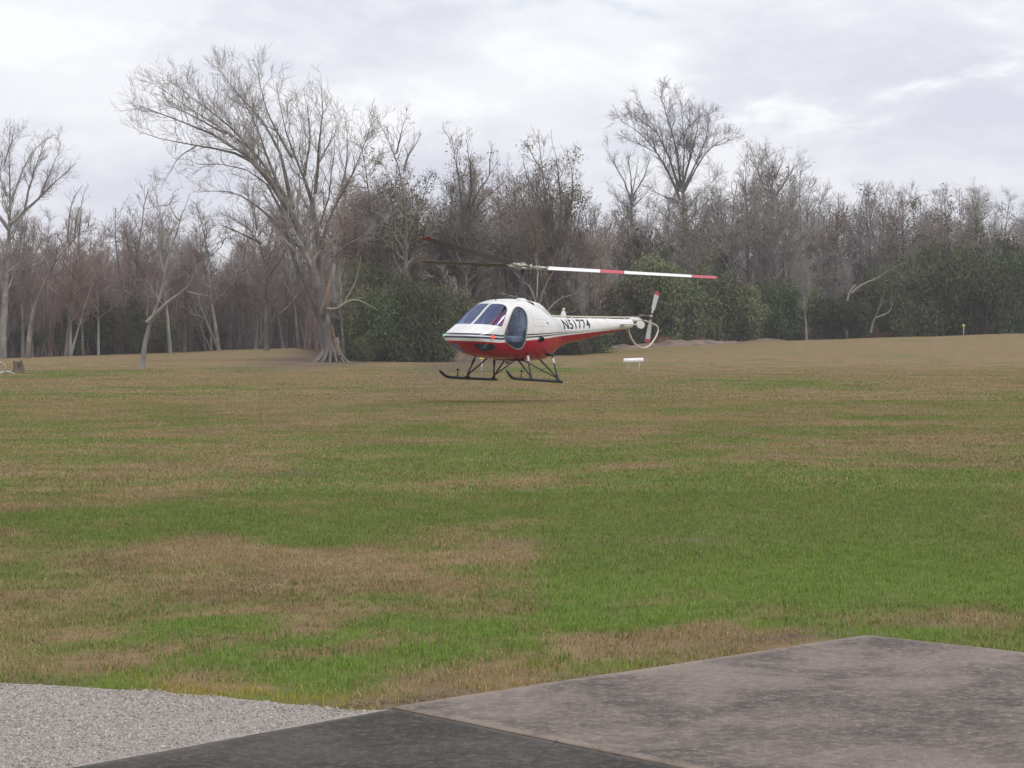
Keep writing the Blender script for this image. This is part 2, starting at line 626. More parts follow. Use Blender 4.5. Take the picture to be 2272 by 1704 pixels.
# ------------------------------------------------------------------ concrete slabs and gravel
def concrete_mat(name, dark, light, blot, thr, edgecol):
    m = bpy.data.materials.new(name)
    m.use_nodes = True
    t = NT(m.node_tree)
    b = t.n['Principled BSDF']
    b.inputs['Roughness'].default_value = 0.88
    b.inputs['Specular IOR Level'].default_value = 0.25
    pos = t.new('ShaderNodeNewGeometry').outputs['Position']
    big = t.noise(pos, 1.05, 5, 0.6, 0.6)
    med = t.noise(pos, 3.4, 6, 0.7, 0.3)
    fin = t.noise(pos, 24.0, 6, 0.75)
    grit = t.noise(pos, 95.0, 3, 0.7)
    k = t.math('ADD', t.math('MULTIPLY', big, 0.66), t.math('MULTIPLY', med, 0.22))
    k = t.math('ADD', k, t.math('MULTIPLY', fin, 0.12))
    c = t.mix(t.ramp(k, thr - .10, thr + .10), dark, light)
    c = t.mix(t.ramp(t.math('ADD', fin, t.math('MULTIPLY', grit, .5)), .70, .95, 0, .6), c, blot)
    c = t.mix(t.ramp(t.math('ADD', fin, t.math('MULTIPLY', grit, .6)), .66, .52, 0, .6), c, tuple(x * .45 for x in dark))
    e = t.math('MULTIPLY', t.attr('edge'), t.ramp(med, .3, .6, .45, 1.0))
    c = t.mix(e, c, edgecol)
    t.link(c, b.inputs['Base Color'])
    bp = t.new('ShaderNodeBump')
    bp.inputs['Strength'].default_value = 0.55
    bp.inputs['Distance'].default_value = 0.012
    t.link(t.math('ADD', t.math('MULTIPLY', grit, .7), fin), bp.inputs['Height'])
    t.link(bp.outputs[0], b.inputs['Normal'])
    return m


def slab(name, P, top, mt, edge_w, edges):
    """a slab cast in one piece: gridded top with a rounded, slightly uneven arris, skirt into the soil"""
    n = 70
    a, b, c, d = [np.asarray(p[:2]) for p in P]
    # finer rows towards the edges
    s = np.linspace(0, 1, n)
    s = .5 - .5 * np.cos(math.pi * s) * (1 - .0 * s)
    U, Vv = np.meshgrid(s, s)
    p = (a[None, None] * ((1 - U) * (1 - Vv))[..., None] + b * (U * (1 - Vv))[..., None] + c * (U * Vv)[..., None] + d * ((1 - U) * Vv)[..., None])
    L = [np.linalg.norm(b - a), np.linalg.norm(c - b), np.linalg.norm(d - c), np.linalg.norm(a - d)]
    dist = np.stack((Vv * L[3], (1 - U) * L[0], (1 - Vv) * L[1], U * L[0]), 0)
    de = dist.min(0)
    z = top + (fbm(p[..., 0] / .8, p[..., 1] / .8, 33, 3) - .5) * .008 - .016 * np.exp(-de / .012)
    wob = (fbm(p[..., 0] / .12, p[..., 1] / .12, 35, 2) - .5) * .014 * np.exp(-de / .05)
    ctr = (a + b + c + d) / 4
    dirv = ctr - p
    dirv /= np.linalg.norm(dirv, axis=2)[..., None] + 1e-9
    p = p + dirv * wob[..., None]
    V = np.concatenate((p, z[..., None]), 2).reshape(-1, 3)
    i = np.arange(n * n).reshape(n, n)
    Q = [np.stack((i[:-1, :-1], i[:-1, 1:], i[1:, 1:], i[1:, :-1]), -1).reshape(-1, 4)]
    ring = np.concatenate((i[0, :], i[1:, -1], i[-1, -2::-1], i[-2:0:-1, 0]))
    lo = V[ring].copy()
    lo[:, 2] = -.12
    base = len(V)
    V = np.concatenate((V, lo))
    r2 = np.arange(len(ring)) + base
    Q.append(np.stack((np.roll(ring, -1), ring, r2, np.roll(r2, -1)), -1))
    o = mesh_np(name, V, np.concatenate(Q), mt, smooth=True)
    ed = np.zeros(n * n)
    for q, ew in edges:
        ed = np.maximum(ed, np.exp(-(dist[q].ravel() / ew) ** 2))
    a_ = o.data.attributes.new('edge', 'FLOAT', 'POINT')
    a_.data.foreach_set('value', np.concatenate((ed, np.full(len(ring), .6))).astype(np.float32))
    return tag(o, kind='structure')


def shrink(P, e):
    P = [np.asarray(p[:2], float) for p in P]
    n = len(P)
    out = []
    for i in range(n):
        u = P[(i - 1) % n] - P[i]
        v = P[(i + 1) % n] - P[i]
        u /= np.linalg.norm(u)
        v /= np.linalg.norm(v)
        s = abs(u[0] * v[1] - u[1] * v[0])
        out.append(P[i] + (u + v) * e / s)
    return out


slab('concrete_slab', shrink(SLAB_LIGHT, .010), .024, concrete_mat('pale_concrete', (0.080, 0.069, 0.062), (0.205, 0.168, 0.146), (0.33, 0.282, 0.252), .495, (0.300, 0.245, 0.205)), .07, ((0, .09), (1, .06), (3, .022)))
slab('concrete_slab', shrink(SLAB_DARK, .010), .015, concrete_mat('blackened_concrete', (0.036, 0.032, 0.029), (0.072, 0.064, 0.058), (0.16, 0.145, 0.132), .52, (0.15, 0.14, 0.125)), .05, ((0, .05), (1, .04)))
# a hairline crack running off the joint
_c = [np.array((*q, .0155)) for q in (on_ground(1236, 1650), on_ground(1226, 1662), on_ground(1204, 1678), on_ground(1196, 1690), on_ground(1176, 1706))]
cr = tube_obj('slab_crack', _c, .0020, mat('dark_crack', (.012, .011, .010), .95), None, 5)
tag(cr, kind='structure')
# packed soil in the joint between the slabs
_j = [np.array((*p, z)) for p, z in ((A, -.003), (A + 2.0 * np.array((.655, -.756)), -.003), (A + 4.2 * np.array((.655, -.756)), -.003))]
jo = tube_obj('joint_filler', _j, .014, mat('brown_joint_soil', (0.075, 0.05, 0.036), 0.95, vary=.4, vscale=20), None, 6)
tag(jo, kind='structure')


# instancing of small stuff through geometry nodes
def scatter(name, pts, rot, scl, idx, sources, attrs, mats=()):
    me = bpy.data.meshes.new(name)
    me.vertices.add(len(pts))
    me.vertices.foreach_set('co', np.ascontiguousarray(pts, np.float32).ravel())
    for nm, kind, key, v in [('rot', 'FLOAT_VECTOR', 'vector', rot), ('scl', 'FLOAT_VECTOR', 'vector', scl), ('pick', 'INT', 'value', idx)] + [(k, 'FLOAT', 'value', v) for k, v in attrs.items()]:
        a = me.attributes.new(nm, kind, 'POINT')
        a.data.foreach_set(key, np.ascontiguousarray(v, np.int32 if kind == 'INT' else np.float32).ravel())
    for m in mats:
        me.materials.append(m)
    o = bpy.data.objects.new(name, me)
    COL.objects.link(o)
    src = bpy.data.collections.new(name + '_source')
    for s_i, s in enumerate(sources):
        s.name = '%s_source_%02d' % (name, s_i)
        src.objects.link(s)
    ng = bpy.data.node_groups.new(name + '_scatter', 'GeometryNodeTree')
    ng.interface.new_socket('Geometry', in_out='INPUT', socket_type='NodeSocketGeometry')
    ng.interface.new_socket('Geometry', in_out='OUTPUT', socket_type='NodeSocketGeometry')
    t = NT(ng)
    gi, go = t.new('NodeGroupInput'), t.new('NodeGroupOutput')
    ci = t.new('GeometryNodeCollectionInfo')
    ci.inputs['Collection'].default_value = src
    ci.inputs['Separate Children'].default_value = True
    ci.inputs['Reset Children'].default_value = True
    ip = t.new('GeometryNodeInstanceOnPoints')
    t.link(gi.outputs[0], ip.inputs['Points'])
    t.link(ci.outputs[0], ip.inputs['Instance'])
    ip.inputs['Pick Instance'].default_value = True

    def named(nm, kind):
        nd = t.new('GeometryNodeInputNamedAttribute', data_type=kind)
        nd.inputs['Name'].default_value = nm
        return nd.outputs['Attribute']
    t.link(named('pick', 'INT'), ip.inputs['Instance Index'])
    er = t.new('FunctionNodeEulerToRotation')
    t.link(named('rot', 'FLOAT_VECTOR'), er.inputs[0])
    t.link(er.outputs[0], ip.inputs['Rotation'])
    t.link(named('scl', 'FLOAT_VECTOR'), ip.inputs['Scale'])
    t.link(ip.outputs[0], go.inputs[0])
    md = o.modifiers.new('scatter', 'NODES')
    md.node_group = ng
    return o


def add_attr(o, name, v):
    a = o.data.attributes.new(name, 'FLOAT', 'POINT')
    a.data.foreach_set('value', np.ascontiguousarray(v, np.float32))


rng = np.random.default_rng(7)


def build_gravel():
    V = [np.array((p[0], p[1], .012)) for p in GRAVEL]
    bm = bmesh.new()
    vs = [bm.verts.new(v) for v in V]
    fc = bm.faces.new(vs)
    bmesh.ops.triangulate(bm, faces=[fc])
    me = bpy.data.meshes.new('gravel_bed')
    bm.to_mesh(me)
    bm.free()
    o = bpy.data.objects.new('gravel_bed', me)
    COL.objects.link(o)
    me.materials.append(mat('gravel_fines', (0.33, 0.295, 0.27), 0.95, vary=.35, vscale=60, bump=(120, .8, .01)))
    tag(o, kind='structure')
    gm = bpy.data.materials.new('pale_gravel')
    gm.use_nodes = True
    t = NT(gm.node_tree)
    b = t.n['Principled BSDF']
    b.inputs['Roughness'].default_value = .85
    r = t.attr('tone', 'INSTANCER')
    c = t.mix(r, (0.26, 0.230, 0.212), (0.50, 0.46, 0.43))
    t.link(c, b.inputs['Base Color'])
    src = []
    for k in range(5):
        bm = bmesh.new()
        bmesh.ops.create_icosphere(bm, subdivisions=1, radius=1)
        for v in bm.verts:
            v.co *= .75 + .5 * rng.random()
            v.co.z *= .5
        me = bpy.data.meshes.new('stone')
        bm.to_mesh(me)
        bm.free()
        me.materials.append(gm)
        src.append(bpy.data.objects.new('stone', me))
    N = 130000
    x = rng.uniform(-4.2, -.4, N)
    y = rng.uniform(7.6, 11.6, N)
    # ragged margin: stones thin out into the grass
    jx, jy = (fbm(x / .25, y / .25, 51, 3) - .5) * .22, (fbm(x / .25 + 9, y / .25, 53, 3) - .5) * .35
    keep = inside(GRAVEL, x + jx, y + jy) & ~inside(SLAB_DARK, x, y) & (np.abs(x / y) < .26)
    x, y = x[keep], y[keep]
    n = len(x)
    s = .0026 + .0062 * rng.random(n) ** 3.0
    o2 = scatter('gravel', np.stack((x, y, np.full(n, .012) + s * .15), 1), rng.uniform(0, 6.3, (n, 3)) * (.3, .3, 1), np.repeat(s[:, None], 3, 1) * rng.uniform(.8, 1.3, (n, 3)),
                 rng.integers(0, 5, n), src, {'tone': rng.random(n)})
    tag(o2, 'pale crushed gravel patch beside the dark slab', 'gravel', kind='stuff')


build_gravel()


# ------------------------------------------------------------------ grass
def blade_mat():
    m = bpy.data.materials.new('grass_blades')
    m.use_nodes = True
    t = NT(m.node_tree)
    b = t.n['Principled BSDF']
    b.inputs['Roughness'].default_value = .75
    b.inputs['Specular IOR Level'].default_value = .2
    r = t.attr('rnd')
    r2 = t.attr('rnd2')
    g = t.attr('green', 'INSTANCER')
    ye = t.attr('yellow', 'INSTANCER')
    k = t.math('MULTIPLY', t.ramp(t.math('SUBTRACT', g, r), -.22, .22), .92)
    tone = t.attr('tone', 'INSTANCER')
    tan = t.mix(tone, t.mix(r2, (0.130, 0.100, 0.048), (0.275, 0.215, 0.112)), t.mix(r2, (0.250, 0.168, 0.086), (0.510, 0.380, 0.215)))
    grn = t.mix(r2, (0.076, 0.148, 0.017), (0.185, 0.280, 0.045))
    grn = t.mix(t.ramp(g, .72, 1.0), grn, t.mix(r2, (0.105, 0.220, 0.024), (0.245, 0.380, 0.058)))
    c = t.mix(k, tan, grn)
    c = t.mix(t.math('MULTIPLY', ye, .75), c, t.mix(r2, (0.27, 0.30, 0.03), (0.52, 0.38, 0.06)))
    t.link(c, b.inputs['Base Color'])
    return m


M_BLADE = blade_mat()


def clump(n, size, h, w, seed):
    """tuft of n bent blades over a square patch"""
    r = np.random.default_rng(seed)
    base = np.concatenate((r.uniform(-size / 2, size / 2, (n, 2)), np.zeros((n, 1))), 1)
    az = r.uniform(0, 2 * math.pi, n)
    lean = r.uniform(.15, 1.6, n)
    hh = h * r.uniform(.45, 1.25, n)
    d = np.stack((np.cos(az), np.sin(az), np.zeros(n)), 1)
    sd = np.stack((-np.sin(az), np.cos(az), np.zeros(n)), 1)
    fa = r.uniform(0, 2 * math.pi, n)
    sd = np.stack((np.cos(fa), np.sin(fa), np.zeros(n)), 1)
    ww = (w * r.uniform(.6, 1.3, n))[:, None]
    p0 = base - [0, 0, .006]
    p1 = base + d * (hh * lean * .35)[:, None] + np.array((0, 0, 1)) * (hh * .62)[:, None]
    p2 = base + d * (hh * lean * .95)[:, None] + np.array((0, 0, 1)) * (hh * (1 - .42 * lean).clip(.25))[:, None]
    V = np.stack((p0 - sd * ww / 2, p0 + sd * ww / 2, p1 + sd * ww * .42, p1 - sd * ww * .42, p2), 1).reshape(-1, 3)
    i = np.arange(n)[:, None] * 5
    T = np.concatenate((i + [0, 1, 2], i + [0, 2, 3], i + [3, 2, 4]), 0)
    o = mesh_np('tuft', V, T, M_BLADE, parent=False, smooth=False)
    add_attr(o, 'rnd', np.repeat(r.random(n), 5))
    add_attr(o, 'rnd2', np.repeat(r.random(n), 5))
    return o


def grass_band(name, d0, d1, cell, blades, h, w, label):
    src = [clump(blades, cell * 1.5, h, w, 100 + k + int(d0)) for k in range(5)]
    ys = np.arange(d0, d1, cell)
    P = []
    for y in ys:
        half = y * .25 + 3.2
        xs = np.arange(-half, half, cell)
        P.append(np.stack((xs, np.full(len(xs), y)), 1))
    P = np.concatenate(P)
    P = P + rng.uniform(-.5, .5, P.shape) * cell
    x, y = P[:, 0], P[:, 1]
    keep = ~inside(SLAB_LIGHT, x, y) & ~inside(SLAB_DARK, x, y)
    jx, jy = (fbm(x / .25, y / .25, 51, 3) - .5) * .2, (fbm(x / .25 + 9, y / .25, 53, 3) - .5) * .4
    keep &= ~inside(GRAVEL, x + jx, y + jy)
    b = bare_of(x, y)
    keep &= rng.random(len(x)) > b * .62
    keep &= rng.random(len(x)) > sstep(85, 148, y)
    x, y = x[keep], y[keep]
    n = len(x)
    g = green_of(x, y)
    ye = yellow_of(x, y)
    tall = .45 + 1.1 * fbm(x / .7, y / .9, 71, 4) + .45 * g
    # the mown field is lower and sparser on bare ground
    tall *= rng.uniform(.8, 1.2, n)
    z = gz(x, y)
    rot = np.zeros((n, 3))
    rot[:, 2] = rng.uniform(0, 6.28, n)
    scl = np.stack((np.ones(n), np.ones(n), tall), 1)
    o = scatter(name, np.stack((x, y, z), 1), rot, scl, rng.integers(0, 5, n), src, {'green': g, 'yellow': ye, 'tone': tone_of(x, y)})
    return tag(o, label, 'grass', kind='stuff')


grass_band('grass', 8.5, 24, .16, 50, .030, .0042, 'mown grass in front, green mixed with dormant tan blades')
grass_band('grass', 24, 58, .36, 64, .030, .010, 'mown field of green and tan grass in the middle distance')
grass_band('grass', 58, 150, 1.0, 120, .030, .022, 'tan dormant grass of the far field')
# ------------------------------------------------------------------ helicopter
HELI_M = Matrix(((-0.6811, 0.7306, 0.0485, 0.1375), (-0.7304, -0.6826, 0.0264, 55.6083), (0.0523, -0.0174, 0.9985, 0.6529), (0, 0, 0, 1)))


def prof(tab):
    """smooth (monotone cubic) curve through (x, value) pairs"""
    tab = sorted(tab)
    X = np.array([p[0] for p in tab], float)
    Y = np.array([p[1] for p in tab], float)
    h = np.diff(X)
    dl = np.diff(Y) / h
    m = np.zeros(len(X))
    m[0], m[-1] = dl[0], dl[-1]
    for i in range(1, len(X) - 1):
        if dl[i - 1] * dl[i] > 0:
            w1, w2 = 2 * h[i] + h[i - 1], h[i] + 2 * h[i - 1]
            m[i] = (w1 + w2) / (w1 / dl[i - 1] + w2 / dl[i])

    def f(x):
        x = np.clip(np.asarray(x, float), X[0], X[-1])
        i = np.clip(np.searchsorted(X, x) - 1, 0, len(h) - 1)
        t = (x - X[i]) / h[i]
        return ((1 + 2 * t) * (1 - t) ** 2 * Y[i] + t * (1 - t) ** 2 * h[i] * m[i] + t * t * (3 - 2 * t) * Y[i + 1] + t * t * (t - 1) * h[i] * m[i + 1])
    return f


f_top = prof([(2.21, .955), (2.195, .99), (2.10, 1.055), (1.93, 1.155), (1.75, 1.255), (1.1, 1.80), (.95, 1.875), (.75, 1.925), (.45, 1.95), (.1, 1.935), (-.15, 1.88), (-.45, 1.79), (-.8, 1.675), (-1.2, 1.60), (-1.6, 1.598), (-2.5, 1.64), (-4.3, 1.715)])
f_bot = prof([(2.21, .865), (2.18, .81), (2.08, .72), (1.92, .615), (1.7, .515), (1.3, .445), (.9, .425), (0, .43), (-.6, .46), (-.95, .53), (-1.1, .62), (-1.35, .775), (-1.5, .86), (-2.37, 1.06), (-3.08, 1.22), (-3.6, 1.33), (-4.3, 1.475)])
f_w = prof([(2.21, .34), (2.20, .44), (2.15, .54), (2.05, .635), (1.88, .715), (1.6, .77), (1.0, .79), (.3, .78), (-.3, .67), (-.8, .49), (-1.2, .36), (-2, .285), (-3, .205), (-4.3, .12)])
f_zm = prof([(2.21, .915), (1.9, .90), (1.6, .92), (1, 1.0), (0, 1.08), (-.8, 1.17), (-1.2, 1.20), (-2.5, 1.36), (-4.3, 1.57)])
f_nu = prof([(2.21, 2.3), (2.0, 2.7), (1.7, 3.4), (1.2, 3.6), (.7, 3.0), (.2, 2.5), (-.6, 2.1), (-1.2, 2.0), (-4.3, 2.0)])
f_nl = prof([(2.21, 2.2), (1.9, 2.4), (1.3, 2.7), (0, 2.8), (-.8, 2.4), (-1.2, 2.1), (-4.3, 2.0)])


def body_point(X, phi, off=0.0):
    """phi 0 at the top, positive to port, pi at the keel"""
    c, s = np.cos(phi), np.sin(phi)
    up = c >= 0
    n = np.where(up, f_nu(X), f_nl(X))
    w, zm = f_w(X) + off, f_zm(X)
    zt, zb = f_top(X) + off, f_bot(X) - off
    y = w * np.sign(s) * np.abs(s) ** (2 / n)
    z = zm + np.where(up, zt - zm, -(zm - zb)) * np.where(up, 1, 1) * np.abs(c) ** (2 / n)
    z = np.where(up, zm + (zt - zm) * np.abs(c) ** (2 / n), zm - (zm - zb) * np.abs(c) ** (2 / n))
    return np.stack((np.broadcast_to(X, np.shape(y)), y, z), -1)


def body_y(X, Z, off=0.0):
    """half width of the body at height Z"""
    X, Z = np.asarray(X, float), np.asarray(Z, float)
    zm = f_zm(X)
    up = Z > zm
    h = np.where(up, f_top(X) - zm, zm - f_bot(X))
    q = np.clip(np.abs(Z - zm) / h, 0, 1)
    n = np.where(up, f_nu(X), f_nl(X))
    return f_w(X) * (1 - q ** n) ** (1 / n) + off


def body_loft(xs, nphi, off=0.0, cap=True):
    u = np.linspace(0, 2 * math.pi, nphi, endpoint=False)
    # even out the boxy corners
    V = np.concatenate([body_point(np.full(nphi, x), u, off) for x in xs])
    n = len(xs)
    i = np.arange(n * nphi).reshape(n, nphi)
    Q = np.stack((i[:-1], np.roll(i[:-1], -1, 1), np.roll(i[1:], -1, 1), i[1:]), -1).reshape(-1, 4)
    faces = [tuple(q) for q in Q]
    if cap:
        faces.append(tuple(i[0][::-1]))
        faces.append(tuple(i[-1]))
    return V, faces


def paint_mat():
    """white over red with two navy pinstripes that taper out along the boom"""
    m = bpy.data.materials.new('helicopter_livery')
    m.use_nodes = True
    t = NT(m.node_tree)
    b = t.n['Principled BSDF']
    b.inputs['Roughness'].default_value = .27
    b.inputs['Coat Weight'].default_value = .18
    co = t.new('ShaderNodeTexCoord').outputs['Object']
    sp = t.new('ShaderNodeSeparateXYZ')
    t.link(co, sp.inputs[0])
    x, z = sp.outputs[0], sp.outputs[2]
    R = t.math('MAXIMUM', t.math('MULTIPLY_ADD', x, -.112, .978), .810)
    R = t.math('MAXIMUM', R, t.math('MULTIPLY_ADD', x, -.122, .966))
    q = t.math('SUBTRACT', z, R)
    s = t.math('MULTIPLY_ADD', x, 1 / 4.15, 2.5 / 4.15, clamp=True)

    def band(lo, hi):
        a = t.math('GREATER_THAN', q, t.math('MULTIPLY_ADD', s, lo[1], lo[0]))
        c = t.math('LESS_THAN', q, t.math('MULTIPLY_ADD', s, hi[1], hi[0]))
        return t.math('MULTIPLY', a, c)
    n2 = band((.030, .043), (.036, .088))
    n1 = band((.058, .094), (.062, .136))
    dirt = t.noise(co, 5.0, 5, .65)
    white = t.mix(t.ramp(dirt, .42, .7), (.82, .82, .81), (.74, .735, .71))
    c = t.mix(t.math('MAXIMUM', n1, n2), white, (.028, .038, .085))
    c = t.mix(t.math('LESS_THAN', q, 0.0), c, t.mix(t.ramp(dirt, .4, .7), (.45, .003, .036), (.38, .003, .030)))
    # panel seams of the cowling and the boom joint
    def seam(v, at_, w, lo=None, hi=None, u=None):
        k = t.math('LESS_THAN', t.math('ABSOLUTE', t.math('SUBTRACT', v, at_)), w)
        if u is not None:
            k = t.math('MULTIPLY', k, t.math('MULTIPLY', t.math('GREATER_THAN', u, lo), t.math('LESS_THAN', u, hi)))
        return k
    S = seam(x, -1.17, .007)
    for k in (seam(z, 1.30, .006, -.72, .32, x), seam(z, 1.47, .005, -.35, .30, x), seam(x, -.36, .006, 1.30, 1.60, z), seam(x, .33, .006, .85, 1.75, z), seam(z, 1.36, .005, -1.15, -.36, x)):
        S = t.math('MAXIMUM', S, k)
    c = t.mix(t.math('MULTIPLY', S, .55), c, (.25, .25, .25))
    t.link(c, b.inputs['Base Color'])
    return m


def apply_bool(o, cutter, op):
    md = o.modifiers.new('b', 'BOOLEAN')
    md.operation = op
    md.solver = 'EXACT'
    md.object = cutter
    dg = bpy.context.evaluated_depsgraph_get()
    me = bpy.data.meshes.new_from_object(o.evaluated_get(dg))
    o.modifiers.clear()
    old = o.data
    o.data = me
    me.name = old.name


def prism(loop, vec):
    """closed prism: loop (n,3) swept by vec"""
    n = len(loop)
    a = np.asarray(loop, float)
    V = np.concatenate((a, a + np.asarray(vec, float)))
    Fc = [tuple(range(n - 1, -1, -1)), tuple(range(n, 2 * n))] + [(i, (i + 1) % n, n + (i + 1) % n, n + i) for i in range(n)]
    o = mesh_obj('cutter', V, Fc, M_DARK, smooth=False)
    bm = bmesh.new()
    bm.from_mesh(o.data)
    bmesh.ops.recalc_face_normals(bm, faces=bm.faces[:])
    bm.to_mesh(o.data)
    bm.free()
    return o


def roundloop(pts, it=3):
    """Chaikin corner cutting of a closed loop"""
    P = np.asarray(pts, float)
    for _ in range(it):
        N = np.roll(P, -1, 0)
        P = np.stack((P * .8 + N * .2, P * .2 + N * .8), 1).reshape(-1, P.shape[1])
    return P


def fix_normals(o, flat=30):
    bm = bmesh.new()
    bm.from_mesh(o.data)
    bmesh.ops.recalc_face_normals(bm, faces=bm.faces[:])
    bm.to_mesh(o.data)
    bm.free()
    o.data.polygons.foreach_set('use_smooth', np.ones(len(o.data.polygons), bool))
    o.data.set_sharp_from_angle(angle=rad(flat))


def build_helicopter():
    H = thing('helicopter', 'white and red helicopter hovering low over the field, navy pinstripes', 'helicopter')
    H.matrix_world = HELI_M
    paint = paint_mat()
    M_SLEEVE = mat('greyish_white_sleeve', (.55, .54, .55), .5)
    # ---- cabin shell with real openings
    xs = np.concatenate((2.21 - .36 * (1 - np.cos(np.linspace(0, math.pi / 2, 16))), np.linspace(1.81, -1.2, 44)))
    v, f = body_loft(xs, 96)
    body = mesh_obj('fuselage', v, f, paint, H)
    vi, fi = body_loft(np.concatenate(([2.18], xs[xs < 2.17][:-1], [-1.185])), 96, -.022)
    inner = mesh_obj('cutter', vi, fi, M_BLUESEAT)
    for o_ in (body, inner):
        fix_normals(o_)
    inner.parent = H
    bpy.context.view_layer.update()
    slope_t = np.array((-.763, 0, .646))
    slope_n = np.array((.646, 0, .763))
    org = np.array((1.74, 0, 1.25))
    pane = [(-.02, .034), (-.009, .287), (.0, .47), (.049, .66), (.145, .752), (.20, .758), (.346, .735), (.52, .69), (.64, .655), (.72, .61), (.79, .53), (.828, .41), (.828, .256), (.819, .034)]

    def pane_loop(sgn):
        return np.array([org + slope_t * a_ + np.array((0, sgn * b_, 0)) - slope_n * .34 for a_, b_ in pane])
    door = [(.774, 1.742), (.888, 1.720), (.995, 1.667), (1.121, 1.536), (1.209, 1.409), (1.284, 1.272), (1.362, 1.113), (1.398, .989), (1.345, .87), (1.191, .767), (.938, .69), (.745, .684), (.662, .755), (.622, .884), (.603, 1.03), (.585, 1.2), (.566, 1.40), (.560, 1.536), (.585, 1.64), (.66, 1.712)]
    chins = {1: [(2.086, .398), (1.943, .655), (1.72, .735), (1.59, .717), (1.607, .634), (1.78, .437), (1.945, .36)],
             -1: [(2.118, .14), (2.075, .417), (1.99, .50), (1.80, .42), (1.80, .13), (2.03, .112)]}
    cutters = []
    for sgn in (1, -1):
        cutters.append(('windshield', prism(pane_loop(sgn), slope_n * .62), M_GLASS, sgn))
        dl = roundloop(door, 1)
        cutters.append(('door_window', prism(np.array([(a, sgn * .32, b) for a, b in dl]), (0, sgn * .7, 0)), M_DOORGLASS, sgn))
        cl = roundloop(chins[sgn], 1)
        cutters.append(('chin_window', prism(np.array([(a, sgn * b, .30) for a, b in cl]), (0, 0, .53)), M_CHIN, sgn))
    for n_, c_, m_, s_ in cutters:
        c_.parent = H
    bpy.context.view_layer.update()
    # glass first (needs the full skin)
    go, gf = body_loft(xs, 96, -.004)
    gi, gfi = body_loft(np.concatenate(([2.2], xs[xs < 2.195][:-1], [-1.195])), 96, -.010)
    for n_, c_, m_, s_ in cutters:
        skin = mesh_obj(n_, go, gf, m_, H)
        hole = mesh_obj('cutter', gi, gfi, m_, H)
        fix_normals(skin)
        fix_normals(hole)
        bpy.context.view_layer.update()
        apply_bool(skin, hole, 'DIFFERENCE')
        apply_bool(skin, c_, 'INTERSECT')
        bpy.data.objects.remove(hole)
        skin.data.materials.clear()
        skin.data.materials.append(m_)
        skin.data.polygons.foreach_set('material_index', np.zeros(len(skin.data.polygons), np.int32))
        if n_ == 'door_window':                       # blown bubble, fuller below the belt line
            for vv in skin.data.vertices:
                r2 = ((vv.co.x - 1.0) / .43) ** 2 + ((vv.co.z - 1.12) / .60) ** 2
                vv.co.y += s_ * .085 * max(0.0, 1 - r2)
        fix_normals(skin)
        # thin frame round each opening
        if n_ == 'door_window':
            lp = roundloop(door, 1)
            yy = body_y(lp[:, 0], lp[:, 1], .004)
            pts = np.stack((lp[:, 0], s_ * yy, lp[:, 1]), 1)
            pts = np.concatenate((pts, pts[:2]))
            tube_obj('door_frame', pts, .011, M_WHITE2 if False else mat('grey_door_seal', (.32, .33, .35), .5), H, 6)
    apply_bool(body, inner, 'DIFFERENCE')
    for n_, c_, m_, s_ in cutters:
        apply_bool(body, c_, 'DIFFERENCE')
    body.data.materials.clear()
    body.data.materials.append(paint)
    body.data.materials.append(mat('cabin_lining', (.50, .53, .60), .8))
    fix_normals(body, 40)
    # inside faces get the lining
    idx = []
    for p in body.data.polygons:
        c = p.center
        yb = float(body_y(c.x, c.z)) if f_bot(c.x) < c.z < f_top(c.x) else 0
        rel = p.normal.dot(Vector((0, c.y, c.z - float(f_zm(c.x)))))
        idx.append(1 if rel < -.0 and abs(c.x) < 2.4 and c.x > -1.15 else 0)
    body.data.polygons.foreach_set('material_index', np.array(idx, np.int32))
    bpy.data.objects.remove(inner)
    for n_, c_, m_, s_ in cutters:
        bpy.data.objects.remove(c_)

    # ---- tail boom
    v, f = body_loft(np.linspace(-1.2, -4.3, 40), 96)
    boom = mesh_obj('tail_boom', v, f, paint, H)
    fix_normals(boom, 50)
    v, f = tube([(-4.28, 0, 1.70), (-4.55, 0, 1.71), (-4.72, 0, 1.725), (-4.78, 0, 1.73)], [.062, .058, .052, .02], 14)
    mesh_obj('tail_cone', v, f, M_WHITE, boom)
    sh = tube_obj('tail_drive_shaft', [(-1.05, 0, 1.615), (-1.6, 0, 1.632), (-3.0, 0, 1.697), (-4.72, 0, 1.79)], .019, M_CREAM, H, 8)
    for x in (-1.95, -2.65, -3.35, -4.05):
        z = np.interp(-x, [1.6, 3.0, 4.72], [1.632, 1.697, 1.79])
        v, f = box_vf((x, 0, z - .012), (.045, .05, .055))
        mesh_obj('shaft_bearing', v, f, M_CREAM, sh, smooth=False)
    # ---- registration
    fc = bpy.data.curves.new('registration', 'FONT')
    fc.body = 'N51774'
    fc.size = 1.0
    fc.space_character = 1.08
    fc.offset = .016
    fo = bpy.data.objects.new('registration', fc)
    COL.objects.link(fo)
    dg = bpy.context.evaluated_depsgraph_get()
    tm = bpy.data.meshes.new_from_object(fo.evaluated_get(dg))
    bpy.data.objects.remove(fo)
    bm = bmesh.new()
    bm.from_mesh(tm)
    bmesh.ops.triangulate(bm, faces=bm.faces[:])
    bmesh.ops.subdivide_edges(bm, edges=[e for e in bm.edges if e.calc_length() > .12], cuts=3, use_grid_fill=False)
    bmesh.ops.triangulate(bm, faces=bm.faces[:])
    co = np.array([v.co[:] for v in bm.verts])
    lo, hi = co.min(0), co.max(0)
